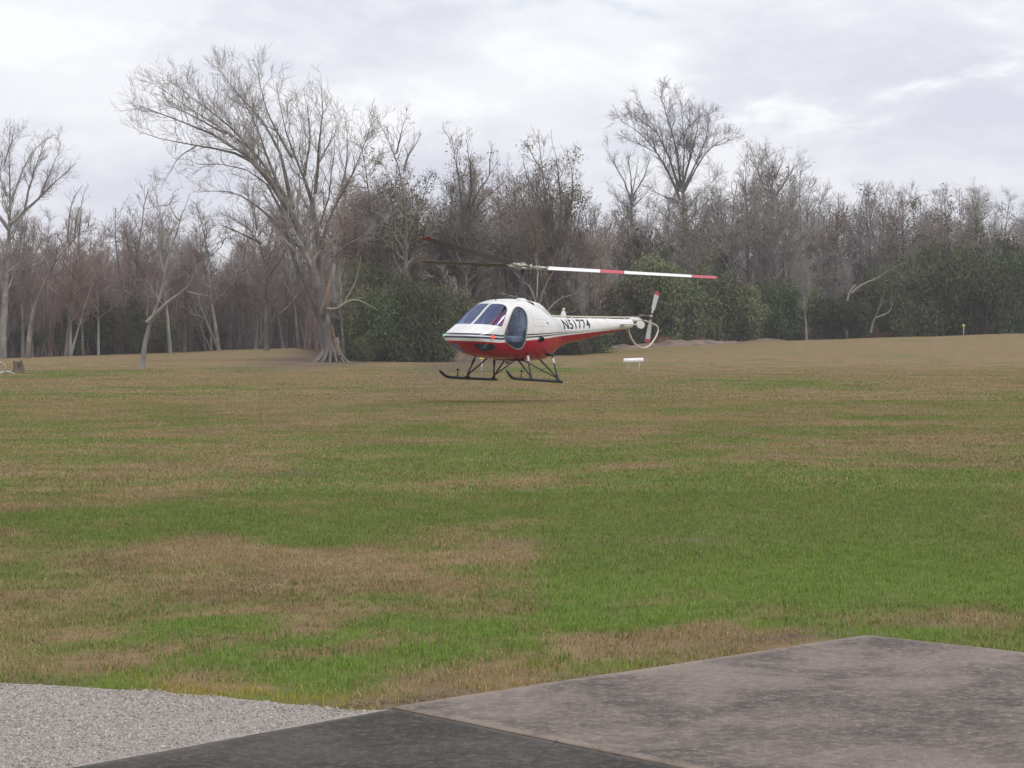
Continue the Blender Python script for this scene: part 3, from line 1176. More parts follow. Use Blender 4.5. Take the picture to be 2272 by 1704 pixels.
    for sgn in (1, -1):
        b2 = bm.copy()
        for vv in b2.verts:
            u = (vv.co.x - lo[0]) / (hi[0] - lo[0])
            w = (vv.co.y - lo[1]) / (hi[1] - lo[1])
            X = -1.30 - 1.12 * u if sgn > 0 else -2.42 + 1.12 * u
            zb = 1.285 + (-1.30 - X) * .088
            zt = 1.545 + (-1.30 - X) * .052
            Z = zb + (zt - zb) * w
            vv.co = (X, sgn * float(body_y(X, Z, .010)), Z)
        me = bpy.data.meshes.new('registration')
        b2.to_mesh(me)
        b2.free()
        me.materials.append(M_BLACKMETAL)
        ro = bpy.data.objects.new('registration', me)
        COL.objects.link(ro)
        ro.parent = boom
    bm.free()

    # ---- mast, intake scoop behind it, roof window, aerial, beacon, exhaust
    tube_obj('rotor_mast', [(0, 0, 1.86), (0, 0, 2.05), (0, 0, 2.76)], [.085, .062, .050], mat('dark_mast', (.035, .037, .042), .5), H, 14)
    v, f = lathe([(.16, 1.89), (.155, 1.955), (.10, 1.985), (.07, 2.0)], 16)
    mesh_obj('mast_fairing', v, f, M_WHITE, H)
    rows = []
    for x in np.linspace(-.20, -1.05, 14):
        top_z = float(np.interp(-x, [.20, .27, .45, .61, .77, .92, 1.05], [1.945, 1.955, 1.935, 1.87, 1.775, 1.685, 1.62]))
        ww = np.interp(-x, [.20, .5, 1.05], [.29, .30, .20])
        row = []
        for a_ in np.linspace(-math.pi / 2, math.pi / 2, 17):
            y = ww * math.sin(a_)
            n = float(f_nu(x))
            zs_ = float(f_zm(x)) + float(f_top(x) - f_zm(x)) * (1 - (abs(y) / float(f_w(x))) ** n) ** (1 / n)
            zc = top_z - .03 * abs(y) / ww
            row.append((x, y, zs_ - .015 + max(0, zc - zs_ + .015) * max(0, math.cos(a_)) ** .42))
        rows.append(row)
    V = [p for r in rows for p in r]
    Fq = [(i * 17 + j, i * 17 + j + 1, (i + 1) * 17 + j + 1, (i + 1) * 17 + j) for i in range(13) for j in range(16)]
    sc = mesh_obj('intake_scoop', V, Fq, M_WHITE, H)
    fix_normals(sc, 60)
    mesh_obj('intake_shade_sheet', [(x_ - .02, y_ * .86, z_ - .028) for x_, y_, z_ in rows[0]] , [tuple(range(17))], M_DARK, sc, smooth=False)  # solid dark sheet across the scoop mouth, standing in for the shade inside
    rim = [(x_ + .004, y_, z_) for x_, y_, z_ in rows[0]]
    v, f = tube(rim, .016, 6)
    mesh_obj('scoop_lip', v, f, M_WHITE, sc)
    px_, py_ = np.meshgrid(np.linspace(.10, .46, 7), np.linspace(-.34, .34, 9), indexing='ij')
    ph = np.linspace(-.62, .62, 9)
    V, Fq = [], []
    for x in np.linspace(.12, .44, 6):
        for y in np.linspace(-.40, .06, 9):
            n = float(f_nu(x))
            zz = float(f_zm(x)) + float(f_top(x) - f_zm(x)) * (1 - (abs(y) / float(f_w(x))) ** n) ** (1 / n)
            V.append((x, y, zz + .006))
    Fq = [(i * 9 + j, (i + 1) * 9 + j, (i + 1) * 9 + j + 1, i * 9 + j + 1) for i in range(5) for j in range(8)]
    mesh_obj('roof_window', V, Fq, mat('dark_blue_roof_glass', (.06, .07, .12), .12), H)
    tube_obj('aerial', [(.95, 0, 1.86), (.93, 0, 1.90), (.90, 0, 1.945)], .010, M_DARK, H, 6)
    v, f = join(lathe([(.055, 1.57), (.075, 1.60), (.072, 1.68), (.045, 1.755), (.042, 1.765)], 14, c=(-1.62, 0, 0)))
    bc = mesh_obj('beacon_mount', v, f, M_WHITE, H)
    v, f = lathe([(.030, 1.765), (.040, 1.775), (.040, 1.815), (.03, 1.84), (.01, 1.85)], 12, c=(-1.62, 0, 0))
    mesh_obj('beacon_lamp', v, f, mat('cream_beacon', (.62, .56, .42), .25), bc)
    ex = [(.03, .66, 1.0), (.03, .74, .985), (.03, .82, .96)]
    v, f = tube(ex, [.07, .07, .066], 14, cap=False)
    eo = mesh_obj('exhaust_pipe', v, f, M_DARK, H)
    em = eo.modifiers.new('t', 'SOLIDIFY')
    em.thickness = .008
    v, f = lathe([(.058, -.004), (.058, .004)], 14, 'y', (.03, .76, .98))
    mesh_obj('pipe_throat', v, f, M_DARK, eo)
    v, f = box_vf((-.33, float(body_y(-.33, 1.40)) + .004, 1.40), (.10, .012, .022))
    mesh_obj('cowl_latch', v, f, M_DARK, H, smooth=False)

    # ---- navigation lamps
    for sgn, m_, lab in ((1, M_NAVRED, 'red lamp on the port side'), (-1, M_NAVGREEN, 'green lamp on the starboard side')):
        x = 1.76 if sgn > 0 else 2.0
        y = float(body_y(x, .94))
        v, f = lathe([(.048, -.02), (.047, .015), (.036, .042), (.015, .058)], 12, 'y', (0, 0, 0))
        v = [np.array((x + p[0], sgn * (y + p[1]), .935 + p[2])) for p in v]
        o = mesh_obj('navigation_light', v, f, m_, H)
        o['label'] = lab
        fix_normals(o)

    # ---- cabin
    v, f = box_vf((.98, 0, .58), (.90, .86, .04))
    mesh_obj('cabin_floor', v, f, M_PANEL, H, smooth=False)
    seat = mesh_obj('bench_seat', *box_vf((.66, 0, .93), (.50, 1.20, .16)), M_BLUESEAT, H, smooth=False)
    bevel(seat, .05, 3)
    rot = np.array(Matrix.Rotation(rad(-12), 3, 'Y'))
    for y in (-.38, 0, .38):
        b_ = mesh_obj('seat_back', *box_vf((.42, y, 1.25), (.12, .36, .58), rot), M_BLUESEAT, seat, smooth=False)
        bevel(b_, .04, 3)
    v, f = box_vf((.30, 0, 1.14), (.05, 1.20, 1.10))
    mesh_obj('cabin_bulkhead', v, f, mat('blue_grey_lining', (.38, .43, .56), .8), H, smooth=False)
    pn = mesh_obj('instrument_panel', *box_vf((1.48, -.10, 1.06), (.14, .42, .22), np.array(Matrix.Rotation(rad(-18), 3, 'Y'))), M_PANEL, H, smooth=False)
    bevel(pn, .03, 2)
    v, f = box_vf((1.50, -.10, .76), (.14, .24, .38))
    mesh_obj('console', v, f, M_PANEL, H, smooth=False)
    tube_obj('cyclic_stick', [(1.15, .13, .60), (1.22, .13, .85), (1.20, .13, 1.06), (1.22, .13, 1.14)], [.016, .016, .018, .022], M_DARK, H, 8)
    tube_obj('seat_belt', [(.47, .17, 1.60), (.60, .18, 1.45), (.70, .30, 1.15)], .014, M_DARK, H, 6)
    tube_obj('cabin_post', [(.86, .745, .88), (.95, .62, 1.30), (.97, .56, 1.70)], .014, M_DARK, H, 6) if False else None
    tube_obj('cabin_crossbar', [(1.20, .70, 1.255), (.90, .745, 1.235), (.60, .745, 1.215)], .014, M_DARK, H, 6)

    # ---- rotor head and blades
    hub = thing('rotor_hub', None, None)
    hub.parent = H
    hub.location = (0, 0, 2.79)
    v, f = join(lathe([(.06, -.07), (.10, -.06), (.15, -.045), (.15, -.02), (.09, -.01)], 12), lathe([(.09, .01), (.15, .02), (.15, .045), (.08, .06), (.05, .11)], 12))
    hp = mesh_obj('hub_plates', v, f, M_STEEL, hub)
    Rw = HELI_M.to_3x3()
    hubw = Rw @ Vector((0, 0, 2.79))
    for tip in ((4.88, .02, -.272), (-2.33, -4.25, .545), (-2.70, 4.05, .272)):
        r = Rw.transposed() @ Vector(tip)
        r.normalize()
        upl = Rw.transposed() @ Vector((.055, -.018, 1))
        ch = upl.cross(r)
        ch.normalize()                                 # leading edge: anticlockwise seen from above
        nrm = r.cross(ch)
        pit = rad(22)
        secs = []
        prof2 = [(.12, 0), (.10, .013), (.05, .019), (-.02, .015), (-.12, .001), (-.02, -.010), (.06, -.013), (.10, -.010)]
        spans = [.62, .66, 1.0, 1.95, 1.951, 2.56, 2.561, 3.4, 4.26, 4.261, 4.56, 4.86, 4.89]
        for s_ in spans:
            tw = pit - rad(9) * (s_ / 4.88)
            sc_ = .55 if s_ == .62 else (.8 if s_ == 4.89 else 1)
            for a, b in prof2:
                c_ = (a * math.cos(tw) - b * math.sin(tw)) * sc_
                n_ = (a * math.sin(tw) + b * math.cos(tw)) * sc_
                dro = -.0 * s_
                secs.append(r * s_ + ch * c_ + nrm * (n_ + dro))
        Fq, fm = [], []
        for i in range(len(spans) - 1):
            for k in range(8):
                a, b = i * 8 + k, i * 8 + (k + 1) % 8
                Fq.append((a, b, b + 8, a + 8))
                mid = (spans[i] + spans[i + 1]) / 2
                under = k >= 4 or k == 0
                band = 1.951 < mid < 2.56 or mid > 4.26
                if under:
                    fm.append(3 if mid > 4.55 else 2)
                else:
                    fm.append(1 if band else 0)
        Fq.append(tuple(range(7, -1, -1)))
        fm.append(3)
        Fq.append(tuple(range(len(secs) - 8, len(secs))))
        fm.append(3)
        bl = mesh_obj('main_rotor_blade', secs, Fq, [M_WHITE, M_PINKRED, M_GREY, M_DULLRED], H, fmat=fm)
        bl.location = (0, 0, 2.79)
        fix_normals(bl, 25)
        g = [r * .13, r * .30, r * .31, r * .48, r * .66]
        gr = tube_obj('blade_grip', [tuple(p) for p in g], [.038, .036, .050, .042, .030], M_STEEL, hub, 10)
        v, f = tube([tuple(r * .20 + nrm * .07 + ch * -.02), tuple(r * .20 - nrm * .07 + ch * -.02)], .035, 10)
        mesh_obj('hinge_pin', v, f, M_STEEL, gr)
        v, f = tube([tuple(r * .34 + ch * .03), tuple(r * .22 + ch * .13 - nrm * .01)], .014, 6)
        mesh_obj('pitch_arm', v, f, M_STEEL, gr)

    # ---- tail rotor
    v, f = join(tube([(-4.66, 0, 1.79), (-4.72, 0, 1.80), (-4.84, 0, 1.81), (-4.90, 0, 1.81)], [.04, .075, .075, .03], 12), tube([(-4.79, 0, 1.81), (-4.79, .12, 1.815), (-4.79, .27, 1.82)], [.06, .045, .03], 10))
    tg = mesh_obj('tail_gearbox', v, f, mat('dark_gearbox', (.09, .08, .075), .5, metal=.4), H)
    v, f = join(lathe([(.03, -.04), (.045, -.02), (.045, .02), (.02, .035)], 10, 'y', (-4.79, .31, 1.82)))
    th = mesh_obj('tail_rotor_hub', v, f, M_STEEL, H)
    hubp = np.array((-4.79, .31, 1.82))
    for dz, tw in ((np.array((-.20, 0, .625)), -.9), (np.array((.12, 0, -.73)), .9)):
        L = np.linalg.norm(dz)
        r = dz / L
        c_ = np.cross((0, 1, 0), r)
        L = .71
        secs = []
        sp = [.09, .13, .20, .22, .45, .615, .616, .70, .71]
        for s_ in sp:
            w_ = .028 if s_ < .15 else (.034 if s_ <= .20 else np.interp(s_, [.22, .71], [.052, .075]))
            th_ = .020 if s_ < .21 else .008
            ca, sa = math.cos(tw * .5), math.sin(tw * .5)
            ax = c_ * ca + np.array((0, 1, 0)) * sa
            bx = -c_ * sa + np.array((0, 1, 0)) * ca
            for a, b in ((1, 0), (.3, 1), (-1, 0), (.3, -1)):
                secs.append(hubp + r * s_ + ax * a * w_ + bx * b * th_)
        Fq, fm = [], []
        for i in range(len(sp) - 1):
            for k in range(4):
                a, b = i * 4 + k, i * 4 + (k + 1) % 4
                Fq.append((a, b, b + 4, a + 4))
                fm.append(1 if sp[i] > .61 else 0)
        Fq += [(3, 2, 1, 0), tuple(range(len(secs) - 4, len(secs)))]
        fm += [0, 1]
        o = mesh_obj('tail_rotor_blade', secs, Fq, [M_TAILGREY, M_TAILRED], H, fmat=fm)
        fix_normals(o, 35)
    gp = [(-4.24, 0, 1.50), (-4.26, 0, 1.42), (-4.30, 0, 1.31), (-4.45, 0, 1.13), (-4.64, 0, 1.01), (-4.89, 0, .965), (-5.13, 0, 1.03), (-5.35, 0, 1.22), (-5.48, 0, 1.42), (-5.50, 0, 1.53), (-5.42, 0, 1.61), (-5.18, 0, 1.665), (-4.89, 0, 1.715), (-4.74, 0, 1.735)]
    P = np.array(gp)
    tt = np.linspace(0, len(P) - 1, 60)
    P = np.stack([np.interp(tt, np.arange(len(P)), P[:, k]) for k in range(3)], 1)
    for _ in range(3):
        P[1:-1] = (P[:-2] + P[1:-1] * 2 + P[2:]) / 4
    tube_obj('tail_guard', P, .022, M_CREAM, H, 10)
    # ---- small stabilisers with oval end plates
    for sgn in (1, -1):
        v, f = box_vf((-3.80, sgn * .42, 1.555), (.20, .62, .030))
        st = mesh_obj('stabilizer', v, f, M_WHITE, H, smooth=False)
        bevel(st, .012, 2)
        v, f = lathe([(.02, -.014), (.99, -.012), (1, 0), (.99, .012), (.02, .014)], 24, 'y')
        v = [np.array((-3.86 + p[0] * (.17 if p[0] > 0 else .155), sgn * .735 + p[1], 1.555 + p[2] * .105)) for p in v]
        o = mesh_obj('end_plate', v, f, M_WHITE, st)
        fix_normals(o, 40)

    # ---- landing gear
    for sgn in (1, -1):
        y = 1.12 * sgn
        if sgn > 0:
            sk = [(1.60, y, .13), (1.50, y, .045), (1.40, y, -.025), (1.30, y, -.045), (.7, y, -.05), (0, y, -.055), (-.43, y, -.065)]
            fa, ra = .72, -.27
        else:
            sk = [(1.66, y, .07), (1.54, y, .0), (1.42, y, -.06), (1.28, y, -.08), (.7, y, -.08), (0, y, -.075), (-.44, y, -.07)]
            fa, ra = .66, -.30
        zs = -.05 if sgn > 0 else -.075
        skid = tube_obj('skid', sk, [.030, .036, .038, .038, .038, .038, .036], M_BLACKMETAL, H, 10)
        for x in (fa, ra):
            v, f = join(tube([(x + .12, y, zs), (x, y, zs + .03), (x - .12, y, zs)], [.03, .048, .03], 8), tube([(x, y, zs), (x - .01, y - sgn * .02, zs + .14)], [.045, .03], 8))
            mesh_obj('skid_shoe', v, f, M_BLACKMETAL, skid)
        v, f = join(tube([(fa + .36, y, zs), (fa + .345, y, zs + .20)], .016, 6), tube([(fa + .30, y, zs + .205), (fa + .40, y, zs + .20)], .020, 6))
        mesh_obj('wheel_lug', v, f, M_BLACKMETAL, skid)
        # oleo struts (white sleeves), braces
        tops = ((fa, .40, .62), (ra, -.52, .60)) if sgn > 0 else ((fa, .86, .50), (ra, .18, .48))
        for x, tx, tz in tops:
            top = np.array((tx, sgn * .66, tz))
            bot = np.array((x, y - sgn * .01, zs + .10))
            st = tube_obj('strut', [bot, bot + (top - bot) * .5, top], .021, M_BLACKMETAL, H, 8)
            a, b = bot + (top - bot) * .60, bot + (top - bot) * .84
            v, f = tube([a, a + (b - a) * .05, a + (b - a) * .95, b], [.024, .034, .034, .024], 10)
            mesh_obj('oleo_sleeve', v, f, M_SLEEVE if sgn > 0 else M_BLACKMETAL, st)
        br = ((.42, .34), (-.44, .34), (.32, .34)) if sgn > 0 else ((.74, .34), (.10, .34), (.10, -.05))
        for (sx, w_), (ex, ey) in zip(((fa, .021), (ra, .021), (ra + .03, .016)), br):
            tube_obj('brace', [(sx, y - sgn * .01, zs + .08), (ex, sgn * ey, .47)], w_, M_BLACKMETAL, H, 8)
    for x, z in ((.40, .62), (-.54, .60)):
        tube_obj('cross_tube', [(x, -.68, z), (x - .02, -.5, z + .01), (x - .02, .5, z + .01), (x, .68, z)], .034, M_BLACKMETAL, H, 10)
    v, f = box_vf((.30, 0, .43), (.34, .66, .05))
    mesh_obj('gear_mount', v, f, M_BLACKMETAL, H, smooth=False)
    v, f = lathe([(.05, .34), (.085, .37), (.085, .44)], 12, c=(.52, .12, 0))
    mesh_obj('landing_light', v, f, M_STEEL, H)
    tube_obj('fuel_drain', [(.05, -.30, .46), (.05, -.32, .36), (.07, -.33, .33)], .02, M_DARK, H, 6)
    return H


build_helicopter()
for _m in list(bpy.data.meshes):
    if _m.users == 0:
        bpy.data.meshes.remove(_m)


# ------------------------------------------------------------------ the pilot
def build_person():
    """seated pilot in a red shirt, leaning to the controls"""
    J = dict(
        pelvis=((.62, .28, 1.06), .150), waist=((.60, .28, 1.19), .135), chest=((.62, .28, 1.36), .165), neckb=((.635, .28, 1.52), .075), neck=((.65, .28, 1.57), .058), headb=((.665, .28, 1.63), .082), head=((.670, .28, 1.705), .092), crown=((.665, .28, 1.76), .065),
        shl=((.63, .455, 1.465), .070), ell=((.80, .52, 1.25), .050), wrl=((1.02, .43, 1.13), .034), hal=((1.08, .40, 1.12), .036),
        shr=((.63, .105, 1.465), .070), elr=((.82, .06, 1.25), .050), wrr=((1.03, .22, 1.12), .034), har=((1.09, .27, 1.11), .036),
        hil=((.66, .38, 1.04), .105), knl=((1.10, .42, 1.06), .068), anl=((1.36, .42, .70), .045), fol=((1.50, .42, .63), .042),
        hir=((.66, .18, 1.04), .105), knr=((1.10, .15, 1.06), .068), anr=((1.36, .15, .70), .045), fo_r=((1.50, .15, .63), .042))
    E = [('pelvis', 'waist'), ('waist', 'chest'), ('chest', 'neckb'), ('neckb', 'neck'), ('neck', 'headb'), ('headb', 'head'), ('head', 'crown'),
         ('chest', 'shl'), ('shl', 'ell'), ('ell', 'wrl'), ('wrl', 'hal'), ('chest', 'shr'), ('shr', 'elr'), ('elr', 'wrr'), ('wrr', 'har'),
         ('pelvis', 'hil'), ('hil', 'knl'), ('knl', 'anl'), ('anl', 'fol'), ('pelvis', 'hir'), ('hir', 'knr'), ('knr', 'anr'), ('anr', 'fo_r')]
    J = {k: ((p[0] + .10, p[1] - .20, p[2]), r) for k, (p, r) in J.items()}
    nm = list(J)
    me = bpy.data.meshes.new('person')
    me.from_pydata([J[k][0] for k in nm], [(nm.index(a), nm.index(b)) for a, b in E], [])
    o = bpy.data.objects.new('person', me)
    COL.objects.link(o)
    # fingers: four and a thumb per hand, closed on the stick
    sk = o.modifiers.new('skin', 'SKIN')
    if not me.skin_vertices:
        bpy.context.view_layer.objects.active = o
    for i, k in enumerate(nm):
        r = J[k][1]
        me.skin_vertices[0].data[i].radius = (r, r)
        me.skin_vertices[0].data[i].use_root = (k == 'pelvis')
    sub = o.modifiers.new('sub', 'SUBSURF')
    sub.levels = sub.render_levels = 2
    dg = bpy.context.evaluated_depsgraph_get()
    m2 = bpy.data.meshes.new_from_object(o.evaluated_get(dg))
    o.modifiers.clear()
    o.data = m2
    skin = mat('skin', (.48, .27, .20), .55)
    shirt = mat('red_shirt', (.78, .10, .14), .8, vary=.12, vscale=20)
    trousers = mat('tan_trousers', (.40, .33, .27), .85, vary=.1, vscale=16)
    m2.materials.clear()
    for m_ in (skin, shirt, trousers):
        m2.materials.append(m_)
    P = np.array([J[k][0] for k in nm])
    reg = {'pelvis': 2, 'hil': 2, 'hir': 2, 'knl': 2, 'knr': 2, 'anl': 2, 'anr': 2, 'waist': 1, 'chest': 1, 'neckb': 1, 'shl': 1, 'shr': 1, 'ell': 1, 'elr': 1, 'fol': 2, 'fo_r': 2}
    for p in m2.polygons:
        k = nm[int(np.argmin(((P - np.array(p.center)) ** 2).sum(1) / np.array([J[q][1] for q in nm]) ** .7))]
        p.material_index = reg.get(k, 0)
        p.use_smooth = True
    # fingers
    fv = []
    for (hx, hy, hz), sg in (((1.19, .20, 1.12), 1), ((1.20, .07, 1.11), -1)):
        for k in range(4):
            b = np.array((hx + .01, hy + (k - 1.5) * .017, hz + .01))
            fv.append(tube([b, b + (.035, 0, .012), b + (.055, 0, -.010), b + (.045, 0, -.032)], [.0095, .009, .0085, .007], 6))
        b = np.array((hx - .02, hy - sg * .03, hz))
        fv.append(tube([b, b + (.03, -sg * .018, -.005), b + (.055, -sg * .008, -.012)], [.012, .011, .008], 6))
    v, f = join(*fv)
    mesh_obj('fingers', v, f, skin, o)
    # face: nose, ears, dark eye knobs, hair, headset
    v, f = join(tube([(.855, .08, 1.715), (.875, .08, 1.69), (.865, .08, 1.675)], [.010, .016, .012], 6))
    mesh_obj('nose', v, f, skin, o)
    bm = bmesh.new()
    bmesh.ops.create_uvsphere(bm, u_segments=20, v_segments=14, radius=1)
    for vv in bm.verts:
        vv.co = Vector((.752 + vv.co.x * .108, .08 + vv.co.y * .098, 1.735 + vv.co.z * .088))
    bmesh.ops.bisect_plane(bm, geom=bm.verts[:] + bm.edges[:] + bm.faces[:], plane_co=(.80, .08, 1.735), plane_no=(.75, 0, -.66), clear_outer=True)
    hm = bpy.data.meshes.new('hair')
    bm.to_mesh(hm)
    bm.free()
    hm.materials.append(mat('dark_hair', (.03, .022, .018), .7))
    ho = bpy.data.objects.new('hair', hm)
    COL.objects.link(ho)
    ho.parent = o
    hs = []
    for sg in (1, -1):
        hs.append(lathe([(.02, -.03), (.048, -.022), (.048, .022), (.02, .032)], 12, 'y', (.765, .08 + sg * .105, 1.685)))
        hs.append(lathe([(.008, -.012), (.012, 0), (.008, .006)], 8, 'x', (.852, .08 + sg * .032, 1.712)))
    hs.append(tube([(.755, .08 + .115 * math.cos(a), 1.69 + .15 * math.sin(a)) for a in np.linspace(0, math.pi, 13)], .011, 6))
    hs.append(tube([(.79, .185, 1.675), (.86, .16, 1.645), (.885, .105, 1.64)], .007, 6))
    v, f = join(*hs)
    mesh_obj('headset', v, f, M_DARK, o)
    o.matrix_world = HELI_M
    tag(o, 'pilot in a red shirt seated at the controls behind the windshield', 'person')


build_person()


# ------------------------------------------------------------------ trees: branching
def resample(P, n):
    P = np.asarray(P, float)
    d = np.concatenate(([0], np.cumsum(np.linalg.norm(np.diff(P, axis=0), axis=1))))
    t = np.linspace(0, d[-1], n)
    Q = np.stack([np.interp(t, d, P[:, k]) for k in range(3)], 1)
    for _ in range(2):
        Q[1:-1] = (Q[:-2] + 2 * Q[1:-1] + Q[2:]) / 4
    return Q


def norm(v):
    return v / (np.linalg.norm(v, axis=-1, keepdims=True) + 1e-9)


def sprout(P, R, r, per_m, t0, t1, L, ang, n=4, up=.25, wob=.25, rf=.6, rmin=.004, tipr=.003, outw=None, kmax=40):
    """children of every limb in P (N,m,3); returns their polylines and radii"""
    N, m, _ = P.shape
    seg = np.linalg.norm(np.diff(P, axis=1), axis=2)
    Lp = seg.sum(1)
    cnt = np.minimum(r.poisson(np.maximum(per_m * Lp * (t1 - t0), .01)), kmax)
    idx = np.repeat(np.arange(N), cnt)
    k = len(idx)
    if k == 0:
        return np.zeros((0, n, 3)), np.zeros((0, n))
    t = r.uniform(t0, t1, k)
    f = t * (m - 1)
    i = np.minimum(f.astype(int), m - 2)
    w = (f - i)[:, None]
    p = P[idx, i] * (1 - w) + P[idx, i + 1] * w
    rp = R[idx, i] * (1 - w[:, 0]) + R[idx, i + 1] * w[:, 0]
    T = norm(P[idx, i + 1] - P[idx, i])
    q = norm(np.cross(T, norm(r.normal(size=(k, 3)))))
    a = r.uniform(ang[0], ang[1], k)[:, None]
    d = norm(np.cos(a) * T + np.sin(a) * q + np.array((0, 0, up)))
    ln = L[0] * r.uniform(.55, 1.25, k) * (L[1] + (1 - L[1]) * (1 - t)) * np.clip((Lp[idx] / np.median(Lp)) ** .5, .5, 1.6)
    ln = np.minimum(ln, Lp[idx] * .9)
    st = (ln / (n - 1))[:, None]
    out = [p]
    for j in range(n - 1):
        out.append(out[-1] + d * st)
        d = norm(d + r.normal(size=(k, 3)) * wob + np.array((0, 0, up * .45)))
    C = np.stack(out, 1)
    r0 = np.clip(rp * rf, rmin, None)
    tp = np.linspace(0, 1, n)
    CR = r0[:, None] * (1 - tp) + np.minimum(tipr, r0)[:, None] * tp
    return C, CR


def tubes_np(P, R, sides, r):
    N, n, _ = P.shape
    if N == 0:
        return np.zeros((0, 3)), np.zeros((0, 4), int)
    T = norm(np.gradient(P, axis=1))
    ref = norm(r.normal(size=(N, 3)))[:, None]
    u = norm(np.cross(T, ref))
    w = np.cross(T, u)
    a = np.arange(sides) * 2 * math.pi / sides
    V = P[:, :, None] + R[:, :, None, None] * (np.cos(a)[None, None, :, None] * u[:, :, None] + np.sin(a)[None, None, :, None] * w[:, :, None])
    V = V.reshape(-1, 3)
    i = np.arange(N * n * sides).reshape(N, n, sides)
    j = np.roll(i, -1, 2)
    Q = np.stack((i[:, :-1], j[:, :-1], j[:, 1:], i[:, 1:]), -1).reshape(-1, 4)
    return V, Q


def merge(parts):
    V, Q, o = [], [], 0
    for v, q in parts:
        V.append(v)
        Q.append(q + o)
        o += len(v)
    return np.concatenate(V), np.concatenate(Q)


def leaves_np(C, n_per, spread, size, r, flat=.0):
    """diamond leaves in clumps round the points C"""
    k = len(C) * n_per
    c = np.repeat(C, n_per, 0) + r.normal(size=(k, 3)) * spread
    a = norm(r.normal(size=(k, 3)))
    b = norm(np.cross(a, r.normal(size=(k, 3))))
    s = size * r.uniform(.6, 1.4, (k, 1))
    V = np.stack((c - a * s, c + b * s * .55, c + a * s, c - b * s * .55), 1).reshape(-1, 3)
    Q = np.arange(k * 4).reshape(k, 4)
    return V, Q, np.repeat(r.random(k), 4)


BARK_GREY = bark_mat('grey_bark', (0.165, 0.150, 0.134), (0.260, 0.240, 0.215), (0.36, 0.35, 0.325))
BARK_BROWN = bark_mat('brown_bark', (0.120, 0.098, 0.082), (0.205, 0.172, 0.148), (0.27, 0.255, 0.225))
BARK_PALE = bark_mat('pale_bark', (0.19, 0.175, 0.16), (0.31, 0.29, 0.27), (0.40, 0.39, 0.37))
TWIG_GREY = bark_mat('grey_twigs', (0.270, 0.245, 0.226), (0.380, 0.350, 0.325))
TWIG_PINK = bark_mat('pinkish_brown_twigs', (0.250, 0.172, 0.150), (0.350, 0.262, 0.232))
TWIG_DARK = bark_mat('dark_twigs', (0.150, 0.126, 0.110), (0.225, 0.195, 0.174))
LEAF_DARK = leaf_mat('dark_evergreen_leaves', ((0.064, 0.070, 0.036), (0.100, 0.108, 0.054), (0.140, 0.124, 0.076)))
LEAF_MID = leaf_mat('mid_green_leaves', ((0.076, 0.106, 0.046), (0.118, 0.155, 0.066), (0.150, 0.164, 0.084)))
LEAF_OLIVE = leaf_mat('olive_vine_leaves', ((0.095, 0.105, 0.034), (0.155, 0.168, 0.058), (0.185, 0.165, 0.082)))
LEAF_BROWN = leaf_mat('dry_brown_leaves', ((0.090, 0.060, 0.040), (0.150, 0.100, 0.068), (0.19, 0.14, 0.10)))


def branches(limbs, seed, dens=(1.5, 2.6, 4.2), lens=(3.0, 1.35, .62), angs=((.5, 1.0), (.45, 1.05), (.4, 1.1)), up=(.28, .22, .15), start=.3, wob=.2, rmin=.0075, last=(.0125, .008), trunk=None):
    """limbs: list of (points (m,3), r0, r1). Returns the geometry of limbs, and of branches and twigs"""
    r = np.random.default_rng(seed)
    m = 10
    P = np.stack([resample(p, m) for p, a, b in limbs])
    R = np.stack([b + (a - b) * (1 - np.linspace(0, 1, m)) ** 1.5 for p, a, b in limbs])
    P = P + r.normal(size=P.shape) * .035 * np.linspace(.3, 1, m)[None, :, None]
    c1, r1 = sprout(P, R, r, dens[0], start, 1.0, (lens[0], .45), angs[0], 6, up[0], wob, .55, .012, .010)
    # the tips of the limbs run on as branches
    tipd = norm(P[:, -1] - P[:, -2])
    c2, r2 = sprout(c1, r1, r, dens[1], .15, 1.0, (lens[1], .5), angs[1], 4, up[1], wob * 1.1, .55, .009, rmin)
    both = [(P, R)]
    c2b, r2b = sprout(P, R, r, dens[1] * .7, .55, 1.0, (lens[1], .6), angs[1], 4, up[1], wob * 1.1, .5, .009, rmin)
    c2, r2 = np.concatenate((c2, c2b)), np.concatenate((r2, r2b))
    c3, r3 = sprout(c2, np.minimum(r2, last[0]), r, dens[2], .1, 1.0, (lens[2], .6), angs[2], 3, up[2], wob * 1.2, .8, last[1], last[1])
    limbsG = [tubes_np(P, R, 7, r)]
    twG = [tubes_np(c1, r1, 4, r), tubes_np(c2, r2, 3, r), tubes_np(c3, r3, 3, r)]
    return limbsG, twG, (P, c1, c2, c3)


def make_tree(name, label, cat, base, trunk_parts, twig_parts, bark, twig, group=None, extra=()):
    """tree at base: trunk (with its limbs) and crown are parts"""
    t = thing(name, label, cat, tuple(base), group)
    b = np.asarray(base, float)
    V, Q = merge(trunk_parts)
    mesh_np('trunk', V - b, Q, bark, t)
    V, Q = merge(twig_parts)
    mesh_np('crown', V - b, Q, twig, t)
    for nm, V, Q, m, rn in extra:
        o = mesh_np(nm, V - b, Q, m, t, smooth=False)
        if rn is not None:
            add_attr(o, 'rnd', rn)
    return t


def px_limbs(d, lst, seed, spread=2.0):
    """limbs traced where the photo shows them, given depth of their own: each swings towards or away from the viewer"""
    r = np.random.default_rng(seed)
    out = []
    for pts, r0, r1 in lst:
        sw = r.uniform(-spread, spread)
        n = len(pts)
        P = np.array([at(x, y, d) for x, y in pts])
        h = np.linspace(0, 1, n) ** 1.2
        P[:, 1] += sw * h
        out.append((P, r0, r1))
    return out


